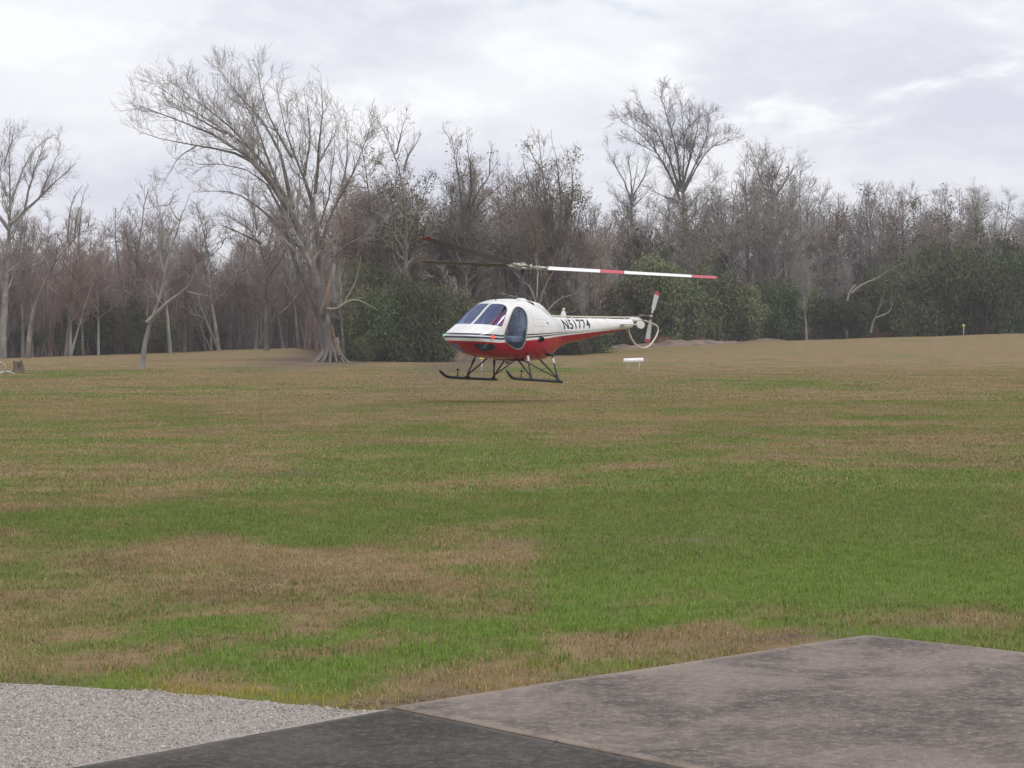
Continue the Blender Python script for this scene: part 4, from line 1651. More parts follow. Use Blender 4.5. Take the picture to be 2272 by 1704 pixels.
def ground_at(px, d):
    x = (px - CX) / F * d
    return np.array((x, d, float(gz(np.array([x]), np.array([d]))[0])))


# ---- the big leaning tree left of the helicopter
def leaning_tree():
    d = 139.0
    base = ground_at(735, d)
    g = base[2]
    by = HOR + (EYE - g) / d * F
    L = [([(735, by + 4), (731, 770), (723, 720), (714, 645), (690, 545), (655, 470), (622, 424), (600, 385), (560, 333), (503, 297), (436, 279), (359, 256), (331, 234)], .46, .025),
         ([(640, 447), (589, 374), (562, 351), (499, 333), (436, 324), (381, 322), (328, 300)], .17, .018),
         ([(650, 465), (628, 380), (625, 333), (589, 270), (544, 206), (517, 170), (476, 107), (470, 89)], .16, .015),
         ([(716, 660), (709, 577), (702, 487), (700, 419), (675, 392), (648, 351), (634, 306), (625, 261), (616, 193), (612, 150)], .26, .015),
         ([(700, 430), (707, 360), (716, 283), (725, 229), (722, 195)], .13, .014),
         ([(709, 565), (729, 478), (757, 433), (779, 396), (797, 351), (820, 306), (826, 270)], .15, .014),
         ([(714, 620), (752, 550), (797, 528), (842, 509), (870, 480)], .10, .014),
         ([(722, 725), (675, 668), (662, 622), (644, 532), (635, 464), (616, 419), (575, 372), (520, 362), (450, 372)], .23, .016),
         ([(622, 424), (585, 330), (560, 250), (535, 190), (500, 150)], .12, .014),
         ([(600, 385), (540, 310), (480, 240), (420, 190), (390, 160)], .11, .012),
         ([(560, 333), (470, 262), (400, 210), (355, 165)], .09, .012),
         ([(503, 297), (420, 240), (365, 200), (340, 180)], .08, .012),
         ([(648, 351), (600, 260), (580, 180), (572, 110)], .10, .012),
         ([(675, 392), (690, 300), (680, 220), (672, 165)], .09, .012),
         ([(757, 433), (770, 340), (765, 280), (762, 240)], .08, .012),
         ([(644, 532), (590, 470), (530, 430), (470, 410), (420, 420)], .12, .013),
         ([(690, 545), (730, 450), (742, 360), (748, 300)], .10, .012),
         ([(436, 324), (390, 350), (370, 390), (355, 400)], .05, .010)]
    L = [([(x, y if y > 300 else 300 - (300 - y) * .78) for x, y in p], a, b_) for p, a, b_ in L]
    limbs = px_limbs(d, L, 3, 4.0)
    r = np.random.default_rng(5)
    lg, tw, _ = branches(limbs, 31, dens=(2.0, 2.9, 3.9), lens=(2.8, 1.6, .80), start=.25, up=(.30, .25, .2))
    # flared roots
    roots = []
    for a in np.linspace(-2.9, .2, 8):
        v = np.array((math.cos(a), math.sin(a), 0))
        p0 = base + np.array((0, 0, 1.5)) + v * .25
        roots.append(np.stack((p0, base + v * .50 + (0, 0, .60), base + v * .80 + (0, 0, .16), base + v * (1.05 + .5 * r.random()) + (0, 0, -.08))))
    Rr = np.stack([np.array((.24, .17, .11, .05))] * len(roots))
    lg.append(tubes_np(np.stack([resample(p, 8) for p in roots]), np.stack([np.interp(np.linspace(0, 3, 8), range(4), q) for q in Rr]), 7, r))
    t = make_tree('leaning_tree', 'huge bare leaning tree with crown swept left and broken trunk stub', 'tree', base, lg, tw, bark_mat('fluted_bark', (0.140, 0.120, 0.108), (0.235, 0.208, 0.188), (0.30, 0.285, 0.26)), TWIG_GREY)
    # broken stub with torn orange wood, and the low pale limb
    s = [at(x, y, d - .9) - base for x, y in ((716, 700), (722, 672), (731, 645), (738, 612), (742, 585))]
    tube_obj('broken_stub', s, [.26, .23, .21, .18, .08], bark_mat('dead_pale_wood', (.19, .165, .145), (.28, .25, .22)), t, 8)
    s = [at(x, y, d - 1.22) - base for x, y in ((719, 690), (724, 668), (728, 640), (733, 618))]
    tube_obj('torn_wood', s, [.03, .10, .12, .03], mat('torn_orange_wood', (.27, .165, .11), .8, vary=.3, vscale=6), t, 6)
    s = [at(x, y, d - .2) - base for x, y in ((740, 720), (746, 752), (752, 780), (757, 800))]
    tube_obj('torn_wood', [p + np.array((-.10, -.25, 0)) for p in s], [.04, .11, .12, .08], mat('orange_heartwood', (.19, .12, .075), .85, vary=.3, vscale=5), t, 6)
    ll = px_limbs(d - 1, [([(722, 684), (740, 688), (754, 690), (758, 675), (775, 662), (800, 664), (822, 680), (838, 688)], .10, .03), ([(756, 685), (757, 640), (752, 600)], .05, .02), ([(790, 662), (812, 660), (818, 655)], .035, .012), ([(765, 668), (790, 625), (800, 570)], .05, .015)], 8, .5)
    P = np.stack([resample(p, 10) for p, a, b in ll])
    R = np.stack([np.linspace(a, b, 10) for p, a, b in ll])
    V, Q = tubes_np(P, R, 6, r)
    mesh_np('low_limb', V - base, Q, bark_mat('mossy_limb_bark', (.19, .20, .13), (.29, .29, .21)), t)


leaning_tree()


def traced_tree(name, label, px, d, L, seed, bark, twig, spread=2.5, leaf=None, **kw):
    base = ground_at(px, d)
    limbs = px_limbs(d, L, seed, spread)
    lg, tw, cc = branches(limbs, seed + 100, **kw)
    ex = []
    if leaf:
        m_, share, n_per, spr, size, zmax = leaf
        r = np.random.default_rng(seed)
        C = np.concatenate((cc[1].reshape(-1, 3), cc[2][:, 1:].reshape(-1, 3), cc[0].reshape(-1, 3)))
        hz = (C[:, 2] - base[2])
        k = r.random(len(C)) < share * np.clip(1.4 - hz / zmax, 0, 1) * (fbm(C[:, 0] / 1.8, C[:, 2] / 1.8, seed) > .47)
        V, Q, rn = leaves_np(C[k], n_per, spr, size, r)
        ex.append(('vine_leaves', V, Q, m_, rn))
    return make_tree(name, label, 'tree', base, lg, tw, bark, twig, None, ex)


# ---- tall fan-crowned tree at the right
traced_tree('fan_crowned_tree', 'tallest bare tree right of centre with rounded fan-shaped crown', 1521, 222, [
    ([(1522, 745), (1520, 660), (1519, 604), (1517, 527), (1511, 449), (1511, 411), (1517, 345), (1519, 294), (1511, 254), (1504, 228)], 0.418, .02),
    ([(1509, 445), (1496, 407), (1465, 345), (1434, 310), (1403, 278), (1376, 267)], 0.173, .02),
    ([(1508, 425), (1481, 334), (1457, 294), (1434, 254), (1418, 224)], 0.158, .02),
    ([(1511, 415), (1502, 345), (1488, 294), (1473, 254), (1459, 222)], 0.158, .02),
    ([(1512, 420), (1531, 353), (1542, 300), (1550, 269), (1546, 238)], 0.158, .02),
    ([(1513, 425), (1546, 361), (1565, 315), (1581, 285), (1586, 262)], 0.144, .02),
    ([(1515, 430), (1558, 345), (1589, 318), (1612, 309)], 0.130, .02),
    ([(1515, 455), (1490, 440), (1460, 436), (1430, 415)], 0.086, .018),
    ([(1518, 470), (1550, 430), (1581, 407), (1602, 372)], 0.086, .018),
    ([(1518, 505), (1545, 470), (1575, 445), (1590, 425)], 0.058, .015),
    ([(1516, 520), (1490, 490), (1465, 470), (1440, 468)], 0.058, .015),
    ([(1457, 294), (1440, 280), (1405, 252), (1392, 242)], 0.058, .015),
    ([(1488, 294), (1500, 256), (1490, 224)], 0.058, .015),
    ([(1519, 304), (1530, 264), (1526, 230)], 0.058, .015),
    ([(1565, 315), (1568, 288), (1566, 256)], 0.050, .015),
    ([(1465, 345), (1425, 320), (1400, 308), (1385, 300)], 0.058, .015)], 11, BARK_GREY, TWIG_GREY, 4.0,
    last=(.013, .010), rmin=.011, dens=(2.6, 3.0, 4.0), lens=(2.4, 1.5, .9), start=.24, up=(.16, .12, .08), angs=((.4, .95), (.4, 1.0), (.4, 1.1)))

# ---- tree at the left edge
traced_tree('edge_tree', 'bare tree cut by the left edge of the photo, crown reaching right', 5, 163, [
    ([(4, 800), (8, 655), (12, 581), (22, 500), (15, 434), (11, 360), (7, 305), (10, 280)], .34, .02),
    ([(22, 495), (55, 467), (92, 430), (121, 397), (140, 375), (158, 358)], .16, .018),
    ([(18, 470), (37, 408), (51, 360), (66, 331), (81, 310)], .13, .016),
    ([(55, 467), (62, 434), (88, 360), (110, 312)], .10, .016),
    ([(20, 510), (-20, 450), (-50, 400), (-70, 340)], .16, .016),
    ([(15, 434), (-10, 380), (-25, 330), (-30, 300)], .10, .016),
    ([(92, 430), (110, 380), (128, 340), (130, 315)], .06, .014),
    ([(11, 360), (28, 320), (40, 300), (48, 292)], .06, .014),
    ([(15, 560), (45, 540), (70, 525), (95, 535)], .07, .014),
    ([(10, 620), (35, 590), (50, 585)], .05, .012)], 13, BARK_GREY, TWIG_GREY, 2.5, dens=(2.2, 3.0, 3.9), lens=(2.2, 1.3, .7), start=.25)

# ---- small crooked tree standing alone in the field
traced_tree('crooked_tree', 'small pale crooked tree standing alone in the grass, arm to the right', 312, 113, [
    ([(313, 826), (314, 800), (319, 765), (323, 735), (326, 715), (340, 695), (352, 668), (358, 640), (364, 605), (370, 570), (380, 530)], .175, .02),
    ([(326, 716), (345, 695), (372, 670), (388, 655), (405, 657), (418, 650), (430, 618), (446, 590), (455, 583)], .135, .018),
    ([(352, 668), (362, 630), (372, 600), (366, 575), (385, 540), (398, 490), (410, 455), (418, 430)], .09, .015),
    ([(326, 700), (328, 660), (322, 640)], .04, .012), ([(418, 648), (440, 652), (470, 660), (480, 640)], .05, .012),
    ([(364, 605), (350, 560), (360, 500), (352, 440), (340, 415)], .06, .012), ([(398, 490), (375, 460), (385, 430)], .04, .01), ([(446, 590), (470, 560), (478, 540)], .03, .01)],
    17, BARK_PALE, TWIG_GREY, 1.0, dens=(1.0, 2.0, 2.4), lens=(1.3, .8, .4), start=.45)

# ---- dark tree with a crooked elbow, left
traced_tree('elbow_tree', 'dark bare tree bent in an elbow over the left wood', 70, 160, [
    ([(62, 800), (64, 710), (92, 640), (121, 581), (147, 544), (176, 522), (205, 500)], .22, .02),
    ([(150, 540), (152, 470), (160, 430), (178, 408)], .09, .014), ([(165, 530), (172, 480), (190, 438)], .07, .012), ([(195, 506), (203, 478), (207, 465)], .05, .012), ([(176, 522), (184, 440), (192, 415)], .06, .012),
    ([(110, 600), (95, 560), (70, 520)], .07, .012)], 19, BARK_BROWN, TWIG_DARK, 1.5, dens=(.8, 1.8, 2.2), lens=(1.3, .8, .45), start=.5)

# ---- trees of the middle, behind the rotor
traced_tree('forked_tree', 'bare forked tree rising above the rotor hub', 1036, 156, [
    ([(1036, 800), (1034, 640), (1030, 540), (1030, 470), (1016, 380), (1002, 345), (1000, 300)], .26, .016),
    ([(1032, 500), (1044, 457), (1065, 415), (1086, 387), (1108, 352)], .15, .016), ([(1032, 520), (1065, 446), (1100, 425), (1118, 406)], .12, .016),
    ([(1035, 470), (1047, 430), (1044, 362), (1037, 315)], .13, .016), ([(1086, 387), (1088, 340), (1092, 318)], .06, .012), ([(1020, 400), (1010, 350), (1022, 310)], .06, .012),
    ([(1034, 600), (1000, 540), (985, 480), (985, 420)], .10, .014)], 23, BARK_BROWN, TWIG_GREY, 2.5, leaf=(LEAF_BROWN, .25, 7, .25, .08, 12), dens=(2.2, 2.8, 3.5), lens=(1.8, 1.0, .55), start=.3)
traced_tree('vine_hung_tree', 'bare tree with olive vine leaves left of the rotor hub', 905, 152, [
    ([(905, 800), (902, 640), (900, 500), (900, 400), (897, 372), (880, 340), (850, 290), (838, 268)], .28, .016),
    ([(897, 380), (904, 345), (925, 318), (934, 300)], .12, .014), ([(900, 480), (870, 420), (855, 360)], .11, .014), ([(902, 520), (940, 440), (955, 390)], .12, .014), ([(902, 600), (950, 520), (985, 470)], .10, .014), ([(880, 340), (890, 300), (905, 270)], .07, .012), ([(902, 560), (860, 500), (845, 450)], .10, .014)],
    29, BARK_GREY, TWIG_GREY, 2.5, leaf=(LEAF_OLIVE, .75, 10, .30, .080, 10.5), dens=(2.3, 2.9, 3.5), lens=(1.9, 1.0, .55), start=.2)
traced_tree('leafy_twin_tree', 'bare tree with olive leaf clumps behind the right rotor blade', 1225, 158, [
    ([(1226, 800), (1228, 650), (1225, 540), (1215, 470), (1205, 380), (1197, 330), (1195, 298)], .26, .016),
    ([(1226, 560), (1250, 480), (1240, 400), (1235, 350), (1226, 312)], .15, .014), ([(1228, 560), (1262, 470), (1275, 430), (1264, 365), (1256, 332)], .14, .014), ([(1226, 600), (1285, 500), (1292, 440), (1288, 420)], .12, .014),
    ([(1222, 560), (1180, 480), (1150, 430), (1140, 400)], .14, .014), ([(1215, 470), (1170, 400), (1160, 350)], .10, .014), ([(1205, 380), (1180, 340), (1172, 315)], .07, .012)],
    37, BARK_BROWN, TWIG_DARK, 2.5, leaf=(LEAF_OLIVE, .5, 8, .30, .075, 12), dens=(2.3, 2.9, 3.5), lens=(1.8, 1.0, .55), start=.2)
traced_tree('white_branched_tree', 'pale low tree with tangled white branches behind the rotor mast', 1200, 150, [
    ([(1205, 810), (1200, 720), (1190, 660), (1165, 620), (1140, 600)], .15, .02), ([(1198, 700), (1160, 665), (1120, 650), (1100, 652)], .09, .015), ([(1195, 680), (1215, 620), (1240, 590), (1262, 560)], .10, .015),
    ([(1198, 710), (1230, 670), (1262, 650), (1300, 655)], .08, .015), ([(1190, 660), (1195, 610), (1185, 560)], .07, .012), ([(1198, 715), (1235, 700), (1270, 690)], .06, .012)],
    41, BARK_PALE, BARK_PALE, 1.5, dens=(1.6, 2.0, 1.6), lens=(1.4, .8, .45), start=.3)
traced_tree('round_headed_tree', 'slim bare round-headed tree just left of the fan-crowned tree', 1398, 205, [
    ([(1398, 745), (1399, 620), (1400, 510), (1402, 435)], .20, .10), ([(1402, 445), (1380, 395), (1360, 360), (1345, 338)], .10, .015), ([(1402, 440), (1398, 390), (1390, 340)], .10, .015), ([(1402, 440), (1425, 400), (1440, 365), (1445, 345)], .10, .015), ([(1400, 470), (1370, 440), (1350, 420)], .07, .012), ([(1401, 460), (1430, 435), (1450, 410)], .07, .012), ([(1402, 435), (1412, 380), (1418, 345)], .08, .012)],
    43, BARK_GREY, TWIG_GREY, 2.0, dens=(2.4, 2.8, 3.4), lens=(2.1, 1.2, .7), start=.28)
traced_tree('horned_tree', 'bare tree with upright horn-like limbs right of the fan-crowned tree', 1705, 205, [
    ([(1705, 760), (1707, 600), (1712, 480), (1718, 400), (1708, 350), (1700, 330)], .26, .018), ([(1712, 470), (1690, 400), (1675, 350), (1665, 318)], .13, .016), ([(1716, 440), (1745, 400), (1762, 370), (1775, 352)], .13, .016), ([(1710, 520), (1660, 450), (1640, 400)], .11, .014), ([(1711, 500), (1760, 450), (1790, 410)], .11, .014), ([(1718, 400), (1735, 360), (1740, 335)], .08, .012)],
    47, BARK_BROWN, TWIG_GREY, 2.5, dens=(2.6, 3.0, 3.6), lens=(2.2, 1.2, .7), start=.25)
traced_tree('white_arm_tree', 'pale crooked little tree at the foot of the right-hand thicket', 1930, 186, [
    ([(1932, 738), (1935, 715), (1945, 695), (1952, 670), (1954, 655)], .11, .02), ([(1945, 705), (1965, 698), (1978, 688), (1982, 676), (1974, 665)], .07, .015), ([(1890, 650), (1905, 630), (1930, 625), (1955, 618), (1965, 600), (1990, 588), (2015, 582)], .10, .02), ([(1982, 678), (1980, 665)], .03, .01), ([(1950, 690), (1946, 670)], .04, .01), ([(1880, 668), (1885, 645), (1900, 632)], .10, .06)],
    53, BARK_PALE, BARK_PALE, .8, dens=(.8, 1.4, 1.2), lens=(.9, .5, .3), start=.4)
traced_tree('leaning_dark_tree', 'dark bare tree standing directly behind the leaning tree', 590, 170, [
    ([(592, 790), (590, 680), (588, 560), (570, 510), (545, 485), (520, 478), (480, 470)], .24, .018), ([(588, 570), (605, 500), (618, 450)], .12, .015), ([(580, 540), (540, 520), (500, 500), (470, 500)], .10, .014), ([(570, 510), (565, 460), (550, 430)], .09, .014), ([(590, 620), (630, 570), (650, 520)], .10, .014)],
    59, BARK_BROWN, TWIG_DARK, 2.5, dens=(2.2, 2.8, 3.4), lens=(2.0, 1.1, .6), start=.3)


# ---- woodland trees: a dozen shapes, each copied many times
def generic_tree(seed, h, spread, kind):
    r = np.random.default_rng(seed)
    lean = r.normal(0, .05, 2)
    n = 9
    z = np.linspace(0, h, n)
    wob = np.cumsum(r.normal(0, .012 * h, (n, 2)), 0) * np.linspace(0, 1, n)[:, None]
    T = np.stack((lean[0] * z + wob[:, 0], lean[1] * z + wob[:, 1], z), 1)
    r0 = h * r.uniform(.0105, .0155)
    limbs = [(T, r0, .018)]
    if r.random() < .35:                          # a second stem
        T2 = T.copy()
        k = r.uniform(.6, .9)
        T2[:, 0] += np.linspace(0, 1, n) * r.choice((-1, 1)) * h * .16
        T2[:, 1] += np.linspace(0, 1, n) * r.normal(0, .1) * h
        T2[:, 2] *= k
        limbs.append((T2, r0 * .7, .016))
    nl = int(r.integers(7, 12))
    for i in range(nl):
        t = r.uniform(.30, .88) if kind != 'slim' else r.uniform(.45, .92)
        f = t * (n - 1)
        j = min(int(f), n - 2)
        p = T[j] * (1 - f + j) + T[j + 1] * (f - j)
        az = r.uniform(0, 6.28)
        el = r.uniform(.4, 1.05)
        L = spread * h * (1.15 - t) * r.uniform(.6, 1.2)
        v = np.array((math.cos(az) * math.cos(el), math.sin(az) * math.cos(el), math.sin(el)))
        pts = [p]
        for q in range(4):
            v = v + r.normal(0, .18, 3) + (0, 0, .12)
            v /= np.linalg.norm(v)
            pts.append(pts[-1] + v * L / 4)
        limbs.append((np.array(pts), r0 * (1.05 - t) * .75, .014))
    lg, tw, cc = branches(limbs, seed + 7, dens=(2.3, 3.2, 3.8), lens=(h * .14, h * .075, .65), start=.28, up=(.35, .25, .15), rmin=.008, last=(.013, .0085))
    return lg, tw, cc


GEN = []
for k, (h, sp, kind) in enumerate(((14, .42, 'slim'), (13, .50, 'broad'), (15, .40, 'slim'), (12, .45, 'broad'), (16, .36, 'broad'), (11, .40, 'slim'), (13, .5, 'broad'), (15, .40, 'slim'), (10, .42, 'broad'))):
    lg, tw, cc = generic_tree(300 + k, h, sp, kind)
    Vt, Qt = merge(lg)
    Vw, Qw = merge(tw)
    a = mesh_np('trunk', Vt, Qt, BARK_GREY, parent=False)
    b = mesh_np('crown', Vw, Qw, TWIG_GREY, parent=False)
    # the same crown with vine leaves
    r = np.random.default_rng(k)
    C = np.concatenate((cc[1].reshape(-1, 3), cc[0].reshape(-1, 3)))
    sel = (r.random(len(C)) < .55 * np.clip(1.35 - C[:, 2] / (h * .8), 0, 1)) & (fbm(C[:, 0] / 1.5 + 40, C[:, 2] / 1.5, k + 60) > .45)
    V, Q, rn = leaves_np(C[sel], 9, .30, .085, r)
    c = mesh_np('vine_leaves', V, Q, LEAF_OLIVE, parent=False, smooth=False)
    add_attr(c, 'rnd', rn)
    GEN.append((h, a, b, c))

def put_copy(src, name, m, parent):
    """a copy that shares its mesh; the material sits on the object"""
    o = src.copy()
    o.name = name
    COL.objects.link(o)
    o.parent = parent
    o.material_slots[0].link = 'OBJECT'
    o.material_slots[0].material = m
    return o


def place_tree(px, d, top, v, label, group, bark=BARK_GREY, twig=TWIG_GREY, vines=None, name='bare_tree'):
    h, a, b, c = GEN[v % len(GEN)]
    base = ground_at(px, d)
    H_ = EYE - (top - HOR) / F * d - base[2]
    s = H_ / h
    t = thing(name, label, 'tree', tuple(base - np.array((0, 0, .1))), group)
    t.rotation_euler = (0, 0, random.uniform(0, 6.28))
    t.scale = (s * random.uniform(1.0, 1.5),) * 2 + (s,)
    for src, nm, m in ((a, 'trunk', bark), (b, 'crown', twig)) + (((c, 'vine_leaves', vines),) if vines else ()):
        put_copy(src, nm, m, t)
    return t


random.seed(4)
TONE = {'grey_bark': 'grey', 'pale_bark': 'pale', 'brown_bark': 'brown'}


def where(px, table):
    for lim, words in table:
        if px < lim:
            return words
    return table[-1][1]


W_LEFT = ((40, 'behind the left edge tree'), (130, 'left of the elbow tree'), (215, 'behind the elbow tree'), (290, 'just left of the lone crooked tree'), (360, 'behind the lone crooked tree'),
          (430, 'just right of the lone crooked tree'), (500, 'between crooked tree and leaning tree'), (570, 'under the swept crown of the leaning tree'), (650, 'just left of the leaning trunk'), (9999, 'behind the leaning trunk'))
W_MID = ((800, 'just right of the leaning tree'), (870, 'left of the rotor tips'), (940, 'behind the left rotor tips'), (1000, 'behind the left rotor blades'), (1080, 'above the cabin'), (1160, 'behind the rotor mast'),
         (1230, 'behind the engine cowling'), (1290, 'behind the tail boom'), (9999, 'behind the middle of the right rotor blade'))
W_RIGHT = ((1380, 'behind the round-headed tree'), (1460, 'left of the fan-crowned tree'), (1530, 'behind the fan-crowned tree'), (1600, 'right of the fan-crowned tree'), (1670, 'left of the horned tree'), (1740, 'behind the horned tree'),
           (1800, 'right of the horned tree'), (1870, 'between horned tree and white-armed tree'), (1940, 'above the white-armed little tree'), (2010, 'right of the white-armed little tree'), (2080, 'left of the tall evergreen'), (2160, 'behind the tall evergreen'), (2220, 'right of the tall evergreen'), (9999, 'at the right edge of the photo'))


def describe(px, depth, bark, vines, top, tall, table):
    ht = 'tall' if top < tall - 35 else ('short' if top > tall + 35 else 'middling')
    dress = 'bare' if vines is None else ('olive-vined' if vines is LEAF_OLIVE else 'brown-leaved')
    row = 'front row' if depth < .22 else ('back row' if depth > .6 else 'second row')
    return '%s %s %s tree, %s, %s' % (ht, dress, TONE[bark.name], row, where(px, table))


# wood at the left
LEFT = 'slender trees of the left wood'
for i in range(76):
    px = -60 + 800 * (i + random.random()) / 76
    edge = np.interp(px, [-60, 300, 650, 760], [166, 174, 188, 190])
    q = random.random() ** 1.6
    d = edge + 50 * q
    top = random.choice((random.uniform(500, 580), random.uniform(480, 560), random.uniform(400, 500)))
    if px < 190:
        top = max(top, 480)
    bk, tw_ = random.choice((BARK_GREY, BARK_GREY, BARK_GREY, BARK_PALE, BARK_BROWN, BARK_BROWN)), random.choice((TWIG_PINK, TWIG_PINK, TWIG_GREY))
    place_tree(px, d, top, random.randrange(9), describe(px, q, bk, None, top, 520, W_LEFT), LEFT, bk, tw_)
MID = 'bare trees behind the helicopter'
for i in range(66):
    px = 740 + 600 * (i + random.random()) / 66
    q = random.random() ** 1.4
    d = 156 + 50 * q
    lo = np.interp(px, [740, 830, 900, 1000, 1100, 1200, 1290, 1340], [400, 310, 370, 370, 360, 340, 410, 440])
    top = lo + random.uniform(0, 130)
    bk = random.choice((BARK_GREY, BARK_BROWN, BARK_BROWN))
    vn = random.choice((None, LEAF_OLIVE, LEAF_OLIVE, LEAF_OLIVE, LEAF_BROWN))
    place_tree(px, d, top, random.randrange(9), describe(px, q, bk, vn, top, lo + 65, W_MID), MID, bk, random.choice((TWIG_PINK, TWIG_GREY, TWIG_DARK)), vn)
RIGHT = 'bare trees of the right wood'
for i in range(92):
    px = 1310 + 1010 * (i + random.random()) / 92
    edge = np.interp(px, [1300, 1700, 1950, 2400], [186, 192, 205, 210])
    q = random.random() ** 1.4
    d = edge + 45 * q
    lo = np.interp(px, [1310, 1420, 1580, 1640, 1700, 1790, 1850, 1900, 2000, 2150, 2300], [430, 420, 400, 335, 330, 370, 410, 415, 405, 415, 435])
    top = lo + random.uniform(0, 110)
    bk = random.choice((BARK_GREY, BARK_GREY, BARK_BROWN, BARK_BROWN, BARK_GREY, BARK_PALE))
    vn = random.choice((None, None, None, LEAF_OLIVE, LEAF_BROWN))
    place_tree(px, d, top, random.randrange(9), describe(px, q, bk, vn, top, lo + 40, W_RIGHT), RIGHT, bk, random.choice((TWIG_GREY, TWIG_GREY, TWIG_GREY, TWIG_PINK)), vn)


# ---- evergreen bushes
def bush_mesh(seed, m, n_cl, n_per, size=.16):
    """unit bush about 1 high and 1.2 wide, of overlapping leafy lobes"""
    r = np.random.default_rng(seed)
    lobes = []
    for i in range(14):
        a = r.uniform(0, 6.28)
        q = r.uniform(.0, .46)
        z = r.uniform(.12, .86) * (1.0 if q < .25 else .8)
        lobes.append((np.array((q * math.cos(a), q * math.sin(a), z)), r.uniform(.10, .27) * (1.2 - .55 * z)))
    C = []
    while len(C) < n_cl:
        c, s = lobes[r.integers(0, 14)]
        v = norm(r.normal(size=3)) * s * r.uniform(.45, 1.12) * np.array((1.1, 1.1, .95))
        p = c + v
        if p[2] > .0 and float(fbm(np.array([p[0] * 5 + seed]), np.array([p[2] * 5 + p[1] * 3]), seed, 2)[0]) > .40:
            C.append(p)
    C = np.array(C) * 5.0
    V, Q, rn = leaves_np(C, n_per, .26, size, r)
    V[:, 2] = np.abs(V[:, 2])
    o = mesh_np('foliage', V, Q, m, parent=False, smooth=False)
    add_attr(o, 'rnd', rn)
    k = 40
    st = []
    for i in range(k):
        c, s = lobes[i % 14]
        st.append(resample(np.array(((r.normal(0, .03), r.normal(0, .03), 0), c * (.5, .5, .6), c * 1.1 + norm(r.normal(size=3) + (0, 0, .4)) * s * r.uniform(.8, 1.5))) * 5, 6))
    Vs, Qs = tubes_np(np.stack(st), np.tile(np.linspace(.045, .012, 6), (k, 1)), 5, r)
    s_ = mesh_np('stem', Vs, Qs, BARK_BROWN, parent=False)
    return o, s_


BUSH = [bush_mesh(500 + k, LEAF_DARK, 900, 20, .095) for k in range(5)]


def place_bush(px, base_row, d, wpx, hpx, v, m, label, group=None, name='evergreen_bush', cat='bush'):
    g = ground_at(px, d)
    f_, s_ = BUSH[v % 5]
    t = thing(name, label, cat, tuple(g - np.array((0, 0, .05))), group)
    hh = (hpx / F * d) / 4.6
    ww = (wpx / F * d) / 6.0
    t.scale = (ww, ww, hh)
    t.rotation_euler = (0, 0, random.uniform(0, 6.28))
    for src, nm, mm in ((f_, 'foliage', m), (s_, 'stem', BARK_BROWN)):
        put_copy(src, nm, mm, t)
    return t


W_B1 = ((775, 'touching the leaning trunk'), (815, 'just right of the leaning trunk'), (845, 'third of the way from leaning tree to helicopter'), (890, 'midway from leaning tree to helicopter'), (915, 'left of the helicopter nose'), (940, 'near the helicopter nose'), (980, 'nearest the helicopter nose'), (9999, 'hidden behind the helicopter nose'))
W_B2 = ((1080, 'behind the cabin'), (1150, 'behind the cabin door'), (1220, 'behind the engine cowling'), (1265, 'behind the boom root'), (1290, 'behind the registration number'), (1315, 'behind the boom middle'), (1340, 'left of the tail rotor'), (1370, 'behind the boom end'), (1405, 'above the barrel marker'), (1430, 'behind the tail rotor'), (1470, 'behind the tail guard'),
        (1520, 'under the fan-crowned tree'), (1555, 'right of the fan-crowned trunk'), (1580, 'under the right rotor tip'), (1630, 'beyond the rotor tip'), (1690, 'left of the horned tree'), (1750, 'under the horned tree'), (1800, 'right of the horned tree'), (9999, 'left of the white-armed tree'))
W_B3 = ((1930, 'behind the white-armed tree'), (1970, 'right of the white-armed tree'), (2000, 'left of the tawny grass'), (2030, 'behind the tawny grass'), (2050, 'at the start of the right thicket'), (2075, 'just left of the yellow-capped post'), (2100, 'left of the yellow-capped post'), (2130, 'above the yellow-capped post'),
        (2150, 'behind the yellow-capped post'), (2175, 'right of the yellow-capped post'), (2200, 'well right of the yellow-capped post'), (2235, 'near the right edge'), (2260, 'at the right edge'), (9999, 'cut by the right edge'))


def bush_label(px, d, h, mid, table):
    return '%s dark evergreen bush %s' % ('tall' if h > mid + 15 else ('low' if h < mid - 15 else 'middling'), where(px, table))


BG1 = 'dark evergreens left of the helicopter'
for px, d, w, h in ((790, 146, 120, 150), (835, 143, 140, 190), (880, 142, 150, 190), (925, 142, 150, 185), (960, 143, 130, 150), (905, 147, 190, 195), (850, 149, 150, 215), (800, 152, 120, 215), (1000, 150, 130, 170), (760, 150, 60, 110)):
    place_bush(px, 0, d, w, h, random.randrange(5), random.choice((LEAF_DARK, LEAF_DARK, LEAF_MID)), bush_label(px, d, h, 185, W_B1), BG1)
BG2 = 'evergreens behind the tail boom'
for px, d, w, h in ((1330, 182, 150, 170), (1390, 180, 160, 150), (1440, 182, 170, 210), (1500, 184, 150, 160), (1550, 186, 160, 170), (1610, 188, 160, 150), (1660, 188, 140, 130), (1420, 190, 180, 260), (1560, 192, 160, 200), (1300, 158, 130, 110), (1250, 155, 130, 120), (1190, 154, 130, 110), (1130, 155, 130, 130), (1060, 156, 110, 120), (1720, 190, 140, 140), (1780, 192, 140, 130), (1840, 192, 120, 110), (1350, 195, 140, 230), (1280, 190, 140, 190)):
    place_bush(px, 0, d, w, h, random.randrange(5), random.choice((LEAF_MID, LEAF_MID, LEAF_DARK)), bush_label(px, d, h, 160, W_B2), BG2)
BG3 = 'evergreens in the right corner of the field'
